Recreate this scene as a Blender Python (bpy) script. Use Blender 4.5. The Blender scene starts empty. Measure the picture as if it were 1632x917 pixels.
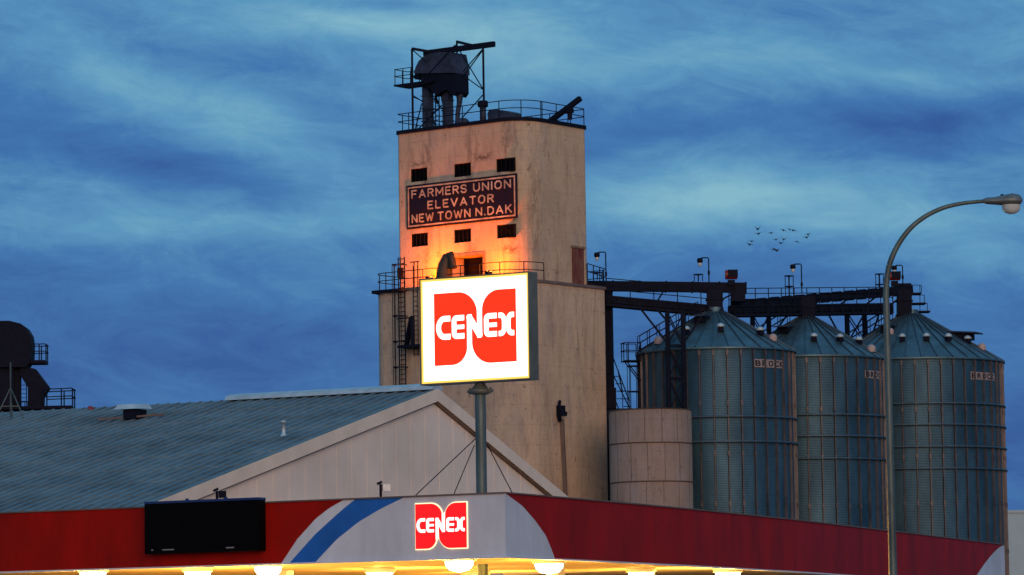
import bpy, bmesh, math, random
import numpy as np
from mathutils import Vector, Matrix
random.seed(7)
SC = bpy.context.scene
COL = SC.collection
RAD = math.radians

# ------------------------------------------------------------ camera, sky, sun, exposure
F0, YH, CX, CY, CZ = 6000.0, 1050.0, 816.0, 458.5, 1.7
PITCH = math.atan((YH-CY)/F0); ROLL = 0.015
Fw = Vector((0, math.cos(PITCH), math.sin(PITCH)))
U0 = Vector((0, -math.sin(PITCH), math.cos(PITCH))); R0 = Vector((1, 0, 0))
Rv = math.cos(ROLL)*R0-math.sin(ROLL)*U0
Uv = math.cos(ROLL)*U0+math.sin(ROLL)*R0
CAM = Vector((0, 0, CZ))
cd = bpy.data.cameras.new('camera'); cam = bpy.data.objects.new('camera', cd); COL.objects.link(cam)
cd.sensor_width = 36; cd.lens = 36*F0/1632; cd.clip_start = 0.5; cd.clip_end = 6000
m = Matrix((Rv, Uv, -Fw)).transposed().to_4x4(); m.translation = CAM; cam.matrix_world = m
SC.camera = cam
SC.view_settings.view_transform = 'Standard'; SC.view_settings.look = 'None'
SC.view_settings.exposure = 0; SC.view_settings.gamma = 1
SUN_AZ, SUN_EL = RAD(10), RAD(7)      # azimuth measured from straight behind the camera towards its right
SUN_COL, SUN_E = (1.0, 0.60, 0.34), 1.75

def ray(x, y):
    return F0*Fw+(x-CX)*Rv+(CY-y)*Uv
def atY(x, y, Y):
    d = ray(x, y); return CAM+d*(Y/d.y)
def atZ(x, y, Z):
    d = ray(x, y); return CAM+d*((Z-CZ)/d.z)
def onpl(x, y, p, n):
    d = ray(x, y); return CAM+d*((Vector(p)-CAM).dot(Vector(n))/d.dot(Vector(n)))

def world():
    w = bpy.data.worlds.new('World'); SC.world = w; w.use_nodes = True
    nt = w.node_tree; N = nt.nodes; L = nt.links; N.clear()
    def mth(op, a, b=None, c=None):
        n = N.new('ShaderNodeMath'); n.operation = op
        for i, v in enumerate((a, b, c)):
            if v is None: continue
            if isinstance(v, (int, float)): n.inputs[i].default_value = v
            else: L.new(v, n.inputs[i])
        return n.outputs[0]
    out = N.new('ShaderNodeOutputWorld'); bg = N.new('ShaderNodeBackground')
    tc = N.new('ShaderNodeTexCoord'); sp = N.new('ShaderNodeSeparateXYZ'); L.new(tc.outputs['Generated'], sp.inputs[0])
    az = mth('ARCTAN2', sp.outputs[0], sp.outputs[1]); el = mth('ARCSINE', sp.outputs[2])
    def noise(sx, sy, scale, det, rough, dist, off=0.0, shear=0.0):
        cb = N.new('ShaderNodeCombineXYZ')
        L.new(mth('ADD', mth('MULTIPLY', az, sx), mth('MULTIPLY', el, shear)), cb.inputs[0])
        L.new(mth('ADD', mth('MULTIPLY', el, sy), mth('MULTIPLY', az, shear*0.8)), cb.inputs[1]); cb.inputs[2].default_value = off
        n = N.new('ShaderNodeTexNoise'); n.inputs['Scale'].default_value = scale; n.inputs['Detail'].default_value = det
        n.inputs['Roughness'].default_value = rough; n.inputs['Distortion'].default_value = dist
        L.new(cb.outputs[0], n.inputs['Vector']); return n.outputs['Fac']
    wob = mth('MULTIPLY', mth('SUBTRACT', noise(9, 26, 1.0, 4, .55, .4, 3.1), .5), .030)
    wob2 = mth('MULTIPLY', mth('SUBTRACT', noise(12, 20, 1.0, 3, .5, .3, 8.1), .5), .05)
    azw = mth('ADD', az, wob2); elw = mth('ADD', el, wob)
    acc = mth('MULTIPLY', mth('SUBTRACT', noise(9, 30, 1.0, 8, .62, .9, 1.7, 3.0), .5), 1.3)
    acc = mth('ADD', acc, mth('MULTIPLY', mth('SUBTRACT', noise(40, 95, 1.0, 8, .72, .7, 5.7, 6.0), .5), 1.05))
    for (bx, by, sx, sy, ang, amp) in BLOBS:
        d = ray(bx, by).normalized(); a0 = math.atan2(d.x, d.y); e0 = math.asin(d.z)
        ca, sa = math.cos(ang), math.sin(ang); sx /= F0; sy /= F0
        dx = mth('SUBTRACT', azw, a0); dy = mth('SUBTRACT', elw, e0)
        u = mth('ADD', mth('MULTIPLY', dx, ca/sx), mth('MULTIPLY', dy, sa/sx))
        v = mth('ADD', mth('MULTIPLY', dx, -sa/sy), mth('MULTIPLY', dy, ca/sy))
        q = mth('ADD', mth('MULTIPLY', u, u), mth('MULTIPLY', v, v))
        acc = mth('ADD', acc, mth('MULTIPLY', mth('EXPONENT', mth('MULTIPLY', q, -.5)), amp*.68))
    acc = mth('ADD', acc, mth('MULTIPLY', mth('SUBTRACT', mth('MINIMUM', mth('MAXIMUM', el, 0.0), .22), .095), 5.2))
    fac = mth('MULTIPLY_ADD', acc, .42, .455)
    cr = N.new('ShaderNodeValToRGB'); L.new(fac, cr.inputs[0]); e = cr.color_ramp.elements
    stops = [(0.0, (.012, .055, .22)), (.28, (.020, .095, .33)), (.5, (.042, .17, .43)), (.72, (.095, .30, .52)), (1.0, (.22, .47, .60))]
    e[0].position = 0; e[0].color = (*stops[0][1], 1); e[1].position = 1; e[1].color = (*stops[-1][1], 1)
    for p, c in stops[1:-1]:
        x = e.new(p); x.color = (*c, 1)
    sky = N.new('ShaderNodeTexSky'); sky.sky_type = 'NISHITA'; sky.sun_disc = False
    sky.sun_elevation = SUN_EL; sky.sun_rotation = math.pi-SUN_AZ
    mx = N.new('ShaderNodeMixRGB'); mx.blend_type = 'ADD'; mx.inputs[0].default_value = 1
    sc = N.new('ShaderNodeVectorMath'); sc.operation = 'SCALE'; sc.inputs['Scale'].default_value = .05
    L.new(sky.outputs[0], sc.inputs[0])
    up = N.new('ShaderNodeVectorMath'); up.operation = 'SCALE'; up.inputs['Scale'].default_value = SKY_GAIN/.1
    L.new(cr.outputs[0], up.inputs[0]); L.new(up.outputs[0], mx.inputs[1]); L.new(sc.outputs[0], mx.inputs[2])
    L.new(mx.outputs[0], bg.inputs[0]); bg.inputs[1].default_value = .1
    L.new(bg.outputs[0], out.inputs[0])
SKY_GAIN = .95
BLOBS = [  # px, py, half width, half height, tilt (rising to the right is positive), amount
    (640, 20, 200, 24, 0, 1.0), (840, 100, 110, 45, -.3, .45), (260, 150, 260, 42, -.45, .5), (60, 60, 180, 40, -.1, -.2),
    (430, 215, 150, 30, -.5, .4), (120, 355, 260, 34, 0, .75), (520, 330, 150, 26, .05, .5), (60, 230, 130, 40, -.2, -.3),
    (330, 275, 180, 26, -.2, -.5), (400, 90, 200, 30, -.3, -.25), (1090, 300, 170, 44, .02, 1.15), (1300, 345, 200, 38, -.05, 1.05), (1560, 380, 130, 30, -.05, .5),
    (1180, 85, 280, 26, .05, .45), (1400, 120, 220, 22, -.1, .45), (1440, 225, 200, 28, .1, -.75), (1100, 215, 180, 26, .1, -.7),
    (960, 180, 60, 25, 0, -.3), (1560, 20, 120, 60, 0, .25), (300, 560, 420, 60, 0, -.35), (480, 470, 100, 26, 0, .15), (1500, 480, 240, 40, 0, -.15),
    (80, 440, 120, 25, .1, -.3), (1010, 480, 120, 60, 0, -.15), (560, 130, 100, 30, -.3, .2)]
world()
sd = bpy.data.lights.new('sun', 'SUN'); sd.energy = SUN_E; sd.color = SUN_COL; sd.angle = RAD(40)
so = bpy.data.objects.new('sun', sd); COL.objects.link(so)
to_sun = Vector((math.sin(SUN_AZ)*math.cos(SUN_EL), -math.cos(SUN_AZ)*math.cos(SUN_EL), math.sin(SUN_EL)))
so.rotation_euler = to_sun.to_track_quat('Z', 'Y').to_euler()

# ------------------------------------------------------------ materials
MATS = {}
def mat(name, col, rough=.6, metal=0.0, var=.12, scale=3.0, bump=0.0, emit=None, es=1.0, stretch=(1, 1, 1), spec=.5, dirt=None, detail=6):
    m_ = bpy.data.materials.new(name); m_.use_nodes = True; nt = m_.node_tree; N = nt.nodes; L = nt.links
    b = N['Principled BSDF']; b.inputs['Roughness'].default_value = rough; b.inputs['Metallic'].default_value = metal
    b.inputs['Specular IOR Level'].default_value = spec
    tc = N.new('ShaderNodeNewGeometry'); mp = N.new('ShaderNodeMapping'); mp.inputs['Scale'].default_value = stretch
    L.new(tc.outputs['Position'], mp.inputs[0])
    n = N.new('ShaderNodeTexNoise'); n.inputs['Scale'].default_value = scale; n.inputs['Detail'].default_value = detail; n.inputs['Roughness'].default_value = .65
    L.new(mp.outputs[0], n.inputs['Vector'])
    cr = N.new('ShaderNodeValToRGB'); e = cr.color_ramp.elements
    lo = tuple(max(0, c*(1-var*1.6)) for c in col) if dirt is None else dirt
    e[0].position = .30; e[0].color = (*lo, 1); e[1].position = .68; e[1].color = (*[min(1, c*(1+var)) for c in col], 1)
    L.new(n.outputs['Fac'], cr.inputs[0]); L.new(cr.outputs[0], b.inputs['Base Color'])
    if bump:
        bp = N.new('ShaderNodeBump'); bp.inputs['Strength'].default_value = bump; bp.inputs['Distance'].default_value = .02
        n2 = N.new('ShaderNodeTexNoise'); n2.inputs['Scale'].default_value = scale*9; n2.inputs['Detail'].default_value = 5
        L.new(mp.outputs[0], n2.inputs['Vector']); L.new(n2.outputs['Fac'], bp.inputs['Height']); L.new(bp.outputs[0], b.inputs['Normal'])
    if emit is not None:
        b.inputs['Emission Color'].default_value = (*emit, 1); b.inputs['Emission Strength'].default_value = es
    MATS[name] = m_; return m_

def concrete(name, base, dark, rust, spots=()):
    """weathered painted concrete: blotches, vertical run-off streaks, spalled patches"""
    m_ = bpy.data.materials.new(name); m_.use_nodes = True; nt = m_.node_tree; N = nt.nodes; L = nt.links
    b = N['Principled BSDF']; b.inputs['Roughness'].default_value = .85; b.inputs['Specular IOR Level'].default_value = .2
    tc = N.new('ShaderNodeTexCoord')
    def nz(st, sc, det, lo, hi, dist=0.0):
        mp = N.new('ShaderNodeMapping'); mp.inputs['Scale'].default_value = st; L.new(tc.outputs['Object'], mp.inputs[0])
        n = N.new('ShaderNodeTexNoise'); n.inputs['Scale'].default_value = sc; n.inputs['Detail'].default_value = det; n.inputs['Roughness'].default_value = .7
        n.inputs['Distortion'].default_value = dist
        L.new(mp.outputs[0], n.inputs['Vector'])
        mr = N.new('ShaderNodeMapRange'); mr.inputs[1].default_value = lo; mr.inputs[2].default_value = hi; mr.clamp = True
        L.new(n.outputs['Fac'], mr.inputs[0]); return mr.outputs[0], n
    def mix(a, bb, f, k=1.0):
        mx = N.new('ShaderNodeMixRGB')
        mu = N.new('ShaderNodeMath'); mu.operation = 'MULTIPLY'; mu.inputs[1].default_value = k; L.new(f, mu.inputs[0]); L.new(mu.outputs[0], mx.inputs[0])
        for i, c in ((1, a), (2, bb)):
            if isinstance(c, tuple): mx.inputs[i].default_value = (*c, 1)
            else: L.new(c, mx.inputs[i])
        return mx.outputs[0]
    blot, _ = nz((1, 1, .7), .28, 8, .38, .66)
    blot2, _ = nz((1, 1, .35), .55, 8, .52, .68, .6)
    st1, _ = nz((1, 1, .13), 1.3, 9, .52, .74, .5)
    st2, _ = nz((1, 1, .2), 3.1, 9, .52, .72, .6)
    fine, fn = nz((1, 1, 1), 5, 8, .35, .7)
    rs, _ = nz((1, 1, .16), .9, 8, .60, .72, .5)
    c = mix(base, tuple(x*.72 for x in base), blot)
    c = mix(c, (.30, .27, .28), blot2, .65); c = mix(c, dark, st1, .75); c = mix(c, dark, st2, .48); c = mix(c, tuple(x*.8 for x in base), fine, .5); c = mix(c, rust, rs, .35)
    # faint pour lines left by the slip form, and small pock marks
    sp = N.new('ShaderNodeSeparateXYZ'); L.new(tc.outputs['Object'], sp.inputs[0])
    f1 = N.new('ShaderNodeMath'); f1.operation = 'MODULO'; f1.inputs[1].default_value = 1.22; L.new(sp.outputs[2], f1.inputs[0])
    f2 = N.new('ShaderNodeMath'); f2.operation = 'LESS_THAN'; f2.inputs[1].default_value = .045; L.new(f1.outputs[0], f2.inputs[0])
    c = mix(c, dark, f2.outputs[0], .16)
    pk, _ = nz((1, 1, 1), 2.6, 10, .60, .66, .3); c = mix(c, dark, pk, .7)
    sk, _ = nz((1, 1, 1), 11, 4, .56, .66, .0); c = mix(c, dark, sk, .35)
    for (p, rx, rz, k) in spots:          # chipped places and old stains with a position of their own
        v = N.new('ShaderNodeVectorMath'); v.operation = 'SUBTRACT'; L.new(tc.outputs['Object'], v.inputs[0]); v.inputs[1].default_value = p
        v2 = N.new('ShaderNodeVectorMath'); v2.operation = 'MULTIPLY'; v2.inputs[1].default_value = (1/rx, 1/rx, 1/rz); L.new(v.outputs[0], v2.inputs[0])
        ln = N.new('ShaderNodeVectorMath'); ln.operation = 'LENGTH'; L.new(v2.outputs[0], ln.inputs[0])
        mr = N.new('ShaderNodeMapRange'); mr.inputs[1].default_value = 1.0; mr.inputs[2].default_value = .3; L.new(ln.outputs['Value'], mr.inputs[0])
        pat, _ = nz((1, 1, 1.2 if rz < 2 else .3), 3.5, 6, .44, .54)
        mu = N.new('ShaderNodeMath'); mu.operation = 'MULTIPLY'; L.new(mr.outputs[0], mu.inputs[0]); L.new(pat, mu.inputs[1])
        c = mix(c, dark, mu.outputs[0], k)
    L.new(c, b.inputs['Base Color'])
    bp = N.new('ShaderNodeBump'); bp.inputs['Strength'].default_value = .5; bp.inputs['Distance'].default_value = .04
    L.new(fn.outputs['Fac'], bp.inputs['Height']); L.new(bp.outputs[0], b.inputs['Normal'])
    MATS[name] = m_; return m_

def corrugated(name, col, rough, metal, per, axis='Z', strength=.5, tint=None, var=.2):
    m_ = mat(name, col, rough, metal, var, .6, stretch=(1, 1, .35), dirt=tint)
    nt = m_.node_tree; N = nt.nodes; L = nt.links; b = N['Principled BSDF']
    tc = N['Geometry']; wv = N.new('ShaderNodeTexWave'); wv.bands_direction = axis; wv.wave_profile = 'SIN'
    wv.inputs['Scale'].default_value = 2*math.pi/per/20; L.new(tc.outputs['Position'], wv.inputs['Vector'])
    bp = N.new('ShaderNodeBump'); bp.inputs['Strength'].default_value = strength; bp.inputs['Distance'].default_value = .02
    L.new(wv.outputs['Fac'], bp.inputs['Height']); L.new(bp.outputs[0], b.inputs['Normal'])
    return m_

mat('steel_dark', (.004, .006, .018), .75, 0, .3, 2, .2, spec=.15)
mat('steel_grey', (.035, .045, .08), .6, .2, .4, 1.5, .2, spec=.3)
mat('steel_pole', (.09, .13, .13), .5, .3, .3, 3, .2, stretch=(1, 1, .3))
corrugated('bin_wall', (.046, .115, .165), .44, .5, .105, 'Z', .6, tint=(.018, .060, .10))
mat('bin_rib', (.070, .056, .055), .5, .3, .8, 1.2, stretch=(1, 1, .6), dirt=(.03, .04, .06))
mat('bin_roof', (.075, .15, .19), .5, .6, .25, .8, .1)
mat('bin_seam', (.08, .13, .17), .5, .7, .2, 2)
mat('vent_white', (.42, .32, .29), .5, 0, .1, 5)
mat('roof_sheet', (.12, .175, .20), .6, .25, .35, .35, .1, dirt=(.08, .12, .15))
mat('roof_rib', (.17, .24, .27), .55, .25, .3, .7)
mat('ridge_cap', (.45, .55, .60), .45, .3, .15, 2)
mat('wall_sheet', (.80, .70, .60), .7, 0, .10, .35, .1)
mat('trim_cream', (.80, .68, .54), .5, 0, .08, 1)
mat('trim_dark', (.14, .10, .09), .7, 0, .2, 1)
mat('red_paint', (.30, .007, .004), .5, 0, .25, 1.1, .08, spec=.06, stretch=(1, 1, .35), dirt=(.20, .008, .005))
mat('white_paint', (.62, .67, .74), .45, 0, .05, 1.2, .04, spec=.2, stretch=(1, 1, .4), dirt=(.50, .53, .58))
mat('blue_paint', (.015, .13, .50), .45, 0, .16, .8)
mat('soffit', (.72, .62, .42), .5, 0, .1, 1)
mat('soffit_seam', (.40, .32, .2), .6, 0, .1, 1)
mat('deck', (.25, .25, .26), .8, 0, .2, 1, .1)
mat('black_panel', (.003, .003, .004), .6, 0, .2, 2, spec=.04)
mat('sky_sheen_trim', (.01, .03, .14), .5, .0, .1, 2)  # sky reflection on the board's top edge, put into the colour as blue
mat('louver', (.008, .007, .01), .8, 0, .5, 2, spec=.1)
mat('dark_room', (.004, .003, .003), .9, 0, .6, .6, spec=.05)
mat('wood_frame', (.20, .14, .10), .8, 0, .3, 2, .2, stretch=(1, 1, 1))
mat('sign_navy', (.005, .006, .020), .85, 0, .6, .9, .2, dirt=(.018, .013, .016), spec=.1)
mat('sign_letter', (.46, .37, .28), .8, 0, .35, 1.5, .2, dirt=(.16, .12, .09))
mat('rust_door', (.085, .010, .016), .85, 0, .5, 1.4, .2, stretch=(1, 1, .35), dirt=(.19, .11, .08), spec=.1)
mat('hood', (.03, .03, .02), .7, 0, .4, 2, .3)
mat('cabinet', (.13, .13, .10), .5, .2, .2, 2)
mat('asphalt', (.05, .05, .052), .85, 0, .3, .3, .3)
mat('grass_ground', (.06, .07, .035), .95, 0, .4, .05, .2)
mat('pale_shed', (.28, .42, .50), .5, .0, .05, 1)
mat('plate', (.30, .25, .24), .6, 0, .25, 6)
mat('bird_dark', (.03, .035, .05), .8, 0, .2, 20)
mat('lamp_glass', (.55, .62, .62), .15, 0, .1, 6)
mat('lamp_body', (.16, .19, .20), .5, .4, .2, 4)
mat('red_motor', (.20, .01, .01), .5, 0, .3, 3)
mat('black_letter', (.012, .012, .016), .6, 0, .1, 5)
mat('silo_joint', (.07, .05, .045), .9, 0, .2, 2)
def emis(name, col, s):
    return mat(name, tuple(min(.8, c) for c in col), .4, 0, .02, 1, emit=col, es=s)
emis('face_lit', (1.0, .97, .88), 1.55)
emis('edge_lit', (1.0, .62, .10), 1.0)
emis('logo_red', (.96, .030, .002), .95)
emis('logo_red_small', (.95, .008, .008), .85)
emis('logo_white', (1, .97, .90), 1.35)
emis('halo_white', (1, .82, .50), 1.3)
emis('lens_lit', (1.0, .86, .60), 18)
emis('flood_lit', (1.0, .45, .08), 10)

# ------------------------------------------------------------ mesh helpers
def wloc(o):
    v = Vector((0, 0, 0))
    while o is not None: v += Vector(o.location); o = o.parent
    return v
class MB:
    def __init__(s): s.v = []; s.f = []; s.sm = []
    def add(s, vs, fs, smooth=False):
        n = len(s.v); s.v += [Vector(q) for q in vs]; s.f += [tuple(i+n for i in f) for f in fs]; s.sm += [smooth]*len(fs)
    def hexa(s, p):   # 8 corners: bottom loop, top loop
        s.add(p, [(3, 2, 1, 0), (4, 5, 6, 7), (0, 1, 5, 4), (1, 2, 6, 5), (2, 3, 7, 6), (3, 0, 4, 7)])
    def box(s, o, ex, ey, ez):   # corner + three edge vectors
        o, ex, ey, ez = map(Vector, (o, ex, ey, ez))
        s.hexa([o, o+ex, o+ex+ey, o+ey, o+ez, o+ex+ez, o+ex+ey+ez, o+ey+ez])
    def cbox(s, c, sx, sy, sz, a=0.0):
        ex = Vector((math.cos(a), math.sin(a), 0)); ey = Vector((-math.sin(a), math.cos(a), 0)); c = Vector(c)
        s.box(c-ex*sx/2-ey*sy/2-Vector((0, 0, sz/2)), ex*sx, ey*sy, (0, 0, sz))
    def bar(s, a, b, w, h=None, up=(0, 0, 1)):   # rectangular bar between two points
        h = h or w; a, b = Vector(a), Vector(b); d = (b-a); u = Vector(up)
        if abs(d.normalized().dot(u)) > .98: u = Vector((.3, 1, 0))
        x = d.cross(u).normalized(); y = x.cross(d).normalized()
        s.box(a-x*w/2-y*h/2, x*w, y*h, d)
    def tube(s, pts, r, n=8, caps=True):
        pts = [Vector(p) for p in pts]; rs = r if isinstance(r, (list, tuple)) else [r]*len(pts)
        rings = []; ref = None
        for i, p in enumerate(pts):
            d = (pts[min(i+1, len(pts)-1)]-pts[max(i-1, 0)]).normalized()
            if ref is None: ref = d.orthogonal().normalized()
            ref = (ref-d*ref.dot(d)).normalized(); q = d.cross(ref)
            rings.append([p+(ref*math.cos(2*math.pi*k/n)+q*math.sin(2*math.pi*k/n))*rs[i] for k in range(n)])
        vs = [x for rg in rings for x in rg]; fs = []
        for i in range(len(pts)-1):
            for k in range(n): fs.append((i*n+k, i*n+(k+1) % n, (i+1)*n+(k+1) % n, (i+1)*n+k))
        s.add(vs, fs, True)
        if caps:
            s.add(rings[0], [tuple(range(n))[::-1]]); s.add(rings[-1], [tuple(range(n))])
    def prism(s, poly, z0, z1):    # plan polygon
        n = len(poly); vs = [(p[0], p[1], z0) for p in poly]+[(p[0], p[1], z1) for p in poly]
        s.add(vs, [tuple(range(n))[::-1], tuple(range(n, 2*n))]+[(i, (i+1) % n, n+(i+1) % n, n+i) for i in range(n)])
    def ext(s, poly, d):           # 3D polygon extruded by vector d
        poly = [Vector(p) for p in poly]; d = Vector(d); n = len(poly)
        s.add(poly+[p+d for p in poly], [tuple(range(n))[::-1], tuple(range(n, 2*n))]+[(i, (i+1) % n, n+(i+1) % n, n+i) for i in range(n)])
    def lathe(s, c, prof, n=32, smooth=True):   # prof: (r, z)
        c = Vector(c); vs = []; fs = []
        for r, z in prof:
            vs += [c+Vector((r*math.cos(2*math.pi*k/n), r*math.sin(2*math.pi*k/n), z)) for k in range(n)]
        for i in range(len(prof)-1):
            for k in range(n): fs.append((i*n+k, i*n+(k+1) % n, (i+1)*n+(k+1) % n, (i+1)*n+k))
        s.add(vs, fs, smooth)
    def build(s, name, material, parent=None, origin=None):
        off = wloc(parent) if parent is not None else Vector(origin if origin is not None else
              (sum(v.x for v in s.v)/len(s.v), sum(v.y for v in s.v)/len(s.v), min(v.z for v in s.v)))
        me = bpy.data.meshes.new(name); me.from_pydata([v-off for v in s.v], [], s.f)
        me.polygons.foreach_set('use_smooth', s.sm); me.materials.append(MATS[material]); me.validate()
        bm = bmesh.new(); bm.from_mesh(me); bmesh.ops.recalc_face_normals(bm, faces=bm.faces); bm.to_mesh(me); bm.free()
        o = bpy.data.objects.new(name, me); COL.objects.link(o)
        if parent is not None: o.parent = parent
        else: o.location = off
        return o
def thing(name, label, cat, loc, group=None, rz=0):
    o = bpy.data.objects.new(name, None); COL.objects.link(o); o.location = loc; o.rotation_euler = (0, 0, rz)
    o['label'] = label; o['category'] = cat
    if group: o['group'] = group
    return o
def tag(o, label, cat, group=None):
    o['label'] = label; o['category'] = cat
    if group: o['group'] = group
    return o
def struct(o): o['kind'] = 'structure'; return o
def copy_tree(o, parent=None):
    c = o.copy(); COL.objects.link(c); c.parent = parent
    for ch in list(o.children): copy_tree(ch, c)
    return c
def lamp(name, p, col, e, parent, r=.1, typ='POINT', target=None, size=1.2):
    d = bpy.data.lights.new(name, typ); d.color = col; d.energy = e; d.shadow_soft_size = r
    o = bpy.data.objects.new(name, d); COL.objects.link(o); o.parent = parent; o.location = Vector(p)-wloc(parent)
    if target is not None: o.rotation_euler = (Vector(p)-Vector(target)).to_track_quat('Z', 'Y').to_euler(); d.spot_size = size; d.spot_blend = .9
    return o
def railing(mb, path, h=1.07, step=1.6, r=.028, mids=(.55,), closed=False):
    pts = [Vector(p) for p in path]
    if closed: pts.append(pts[0])
    for a, b in zip(pts[:-1], pts[1:]):
        for k in (1.0,)+tuple(mids):
            z = Vector((0, 0, h*k)); mb.bar(a+z, b+z, r*2)
    acc = 0; last = None
    for a, b in zip(pts[:-1], pts[1:]):
        l = (b-a).length; t = 0 if last is None else step-acc
        while t <= l+1e-6:
            p = a.lerp(b, t/l); mb.bar(p, p+Vector((0, 0, h)), r*2); last = p; t += step
        acc = (l-(t-step)) if last is not None else 0
    p = pts[-1]; mb.bar(p, p+Vector((0, 0, h)), r*2)
def roundrect(s0, s1, t0, t1, radii, n=8):
    """radii for corners (s0,t0),(s1,t0),(s1,t1),(s0,t1); returns list of (s,t)"""
    out = []
    for (cx, cy, a0), r in zip(((s0, t0, 180), (s1, t0, 270), (s1, t1, 0), (s0, t1, 90)), radii):
        if r <= 0: out.append((cx, cy)); continue
        ox = cx+r if cx == s0 else cx-r; oy = cy+r if cy == t0 else cy-r
        for k in range(n+1):
            a = RAD(a0+90*k/n); out.append((ox+r*math.cos(a), oy+r*math.sin(a)))
    return out
def text2d(s, bold=.0, extr=.0):
    cu = bpy.data.curves.new('t', 'FONT'); cu.body = s; cu.size = 1; cu.offset = bold; cu.space_character = 1.12; cu.extrude = extr; cu.resolution_u = 4
    o = bpy.data.objects.new('t', cu); COL.objects.link(o); bpy.context.view_layer.update()
    me = o.evaluated_get(bpy.context.evaluated_depsgraph_get()).to_mesh()
    vs = [v.co.copy() for v in me.vertices]; fs = [tuple(p.vertices) for p in me.polygons]
    o.evaluated_get(bpy.context.evaluated_depsgraph_get()).to_mesh_clear()
    bpy.data.objects.remove(o); return vs, fs
def put_text(mb, s, x0, x1, y0, y1, fn, bold=.02, depth=.02):
    vs, fs = text2d(s, bold, .5)
    ax = min(v.x for v in vs); bx = max(v.x for v in vs); ay = min(v.y for v in vs); by = max(v.y for v in vs)
    mb.add([fn(x0+(v.x-ax)/(bx-ax)*(x1-x0), y0+(v.y-ay)/(by-ay)*(y1-y0), (v.z+.5)*depth) for v in vs], fs)

# ------------------------------------------------------------ the logo, from distance fields
ASP = 1.31
def seg_d(X, Y, pts):
    d = np.full(X.shape, 1e9)
    for (ax, ay), (bx, by) in zip(pts[:-1], pts[1:]):
        vx, vy = bx-ax, by-ay; t = np.clip(((X-ax)*vx+(Y-ay)*vy)/(vx*vx+vy*vy+1e-12), 0, 1)
        d = np.minimum(d, np.hypot(X-ax-t*vx, Y-ay-t*vy))
    return d
def boxd(X, Y, x0, x1, y0, y1): return np.maximum(np.maximum(x0-X, X-x1), np.maximum(y0-Y, Y-y1))
def arc(cx, cy, rx, ry, a0, a1, n=10): return [(cx+rx*math.cos(RAD(a0+(a1-a0)*k/n)), cy+ry*math.sin(RAD(a0+(a1-a0)*k/n))) for k in range(n+1)]
def leaf(X, Y, x0, x1, y0, y1, r):      # box, one rounded corner at (x1, y1)
    b = boxd(X, Y, x0, x1, y0, y1); cx, cy = x1-r, y1-r
    c = np.where((X > cx) & (Y > cy), np.hypot(X-cx, Y-cy)-r, -1.0)
    return np.maximum(b, c)
def letters_d(X, Y):
    h = .038; top, bot, mid = .645, .395, .52
    C = seg_d(X, Y, [(.262, top)]+arc(.165, mid, .095, top-mid, 90, 270, 16)+[(.262, bot)])-h*1.05
    C = np.maximum(C, X-.262)
    def E(x0, x1):
        a = seg_d(X, Y, [(x1, top), (x0+.075, top)]+arc(x0+.075, top-.04, .04, .04, 90, 180)+arc(x0+.075, bot+.04, .04, .04, 180, 270)+[(x1, bot)])-h
        b_ = seg_d(X, Y, [(x0+.03, mid), (x1-.008, mid)])-.030
        return np.maximum(np.minimum(a, b_), X-x1)
    Nn = np.minimum(leaf(1.3-X, Y, 1.3-.605, 1.3-.525, -.2, .685, .05), leaf(X, 1-Y, .688, .770, -.2, 1-.355, .05)*1.0)
    Nn = np.minimum(Nn, np.maximum(seg_d(X, Y, [(.565, .645), (.728, .395)])-.046, np.abs(Y-.52)-.165))
    l = [(1.035, top), (1.065, top)]+arc(1.065, top-.085, .055, .085, 90, 0, 8)+arc(1.065, bot+.085, .055, .085, 0, -90, 8)+[(1.035, bot)]
    Xl = seg_d(X, Y, l)-.037
    r = [(2*1.152-x, y) for x, y in l]; Xr = seg_d(X, Y, r)-.037
    XX = np.maximum(np.minimum(Xl, Xr), np.maximum(1.03-X, X-1.278)); XX = np.minimum(XX, boxd(X, Y, 1.115, 1.19, .46, .58))
    return np.minimum.reduce([C, E(.285, .485), Nn, E(.80, 1.005), XX])
def leaves_d(X, Y):
    L_ = np.minimum(leaf(X, Y, 0, .688, .36, 1.0, .30), leaf(X, 1-Y, 0, .525, .45, 1.0, .24))
    R_ = np.minimum(leaf(ASP-X, Y, 0, ASP-.770, .45, 1.0, .27), leaf(ASP-X, 1-Y, 0, ASP-.605, .36, 1.0, .30))
    return np.minimum(L_, R_)
def red_d(X, Y): return np.maximum(leaves_d(X, Y), -letters_d(X, Y)+.0)
def halo_d(X, Y): return leaves_d(X, Y)-.022
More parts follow.
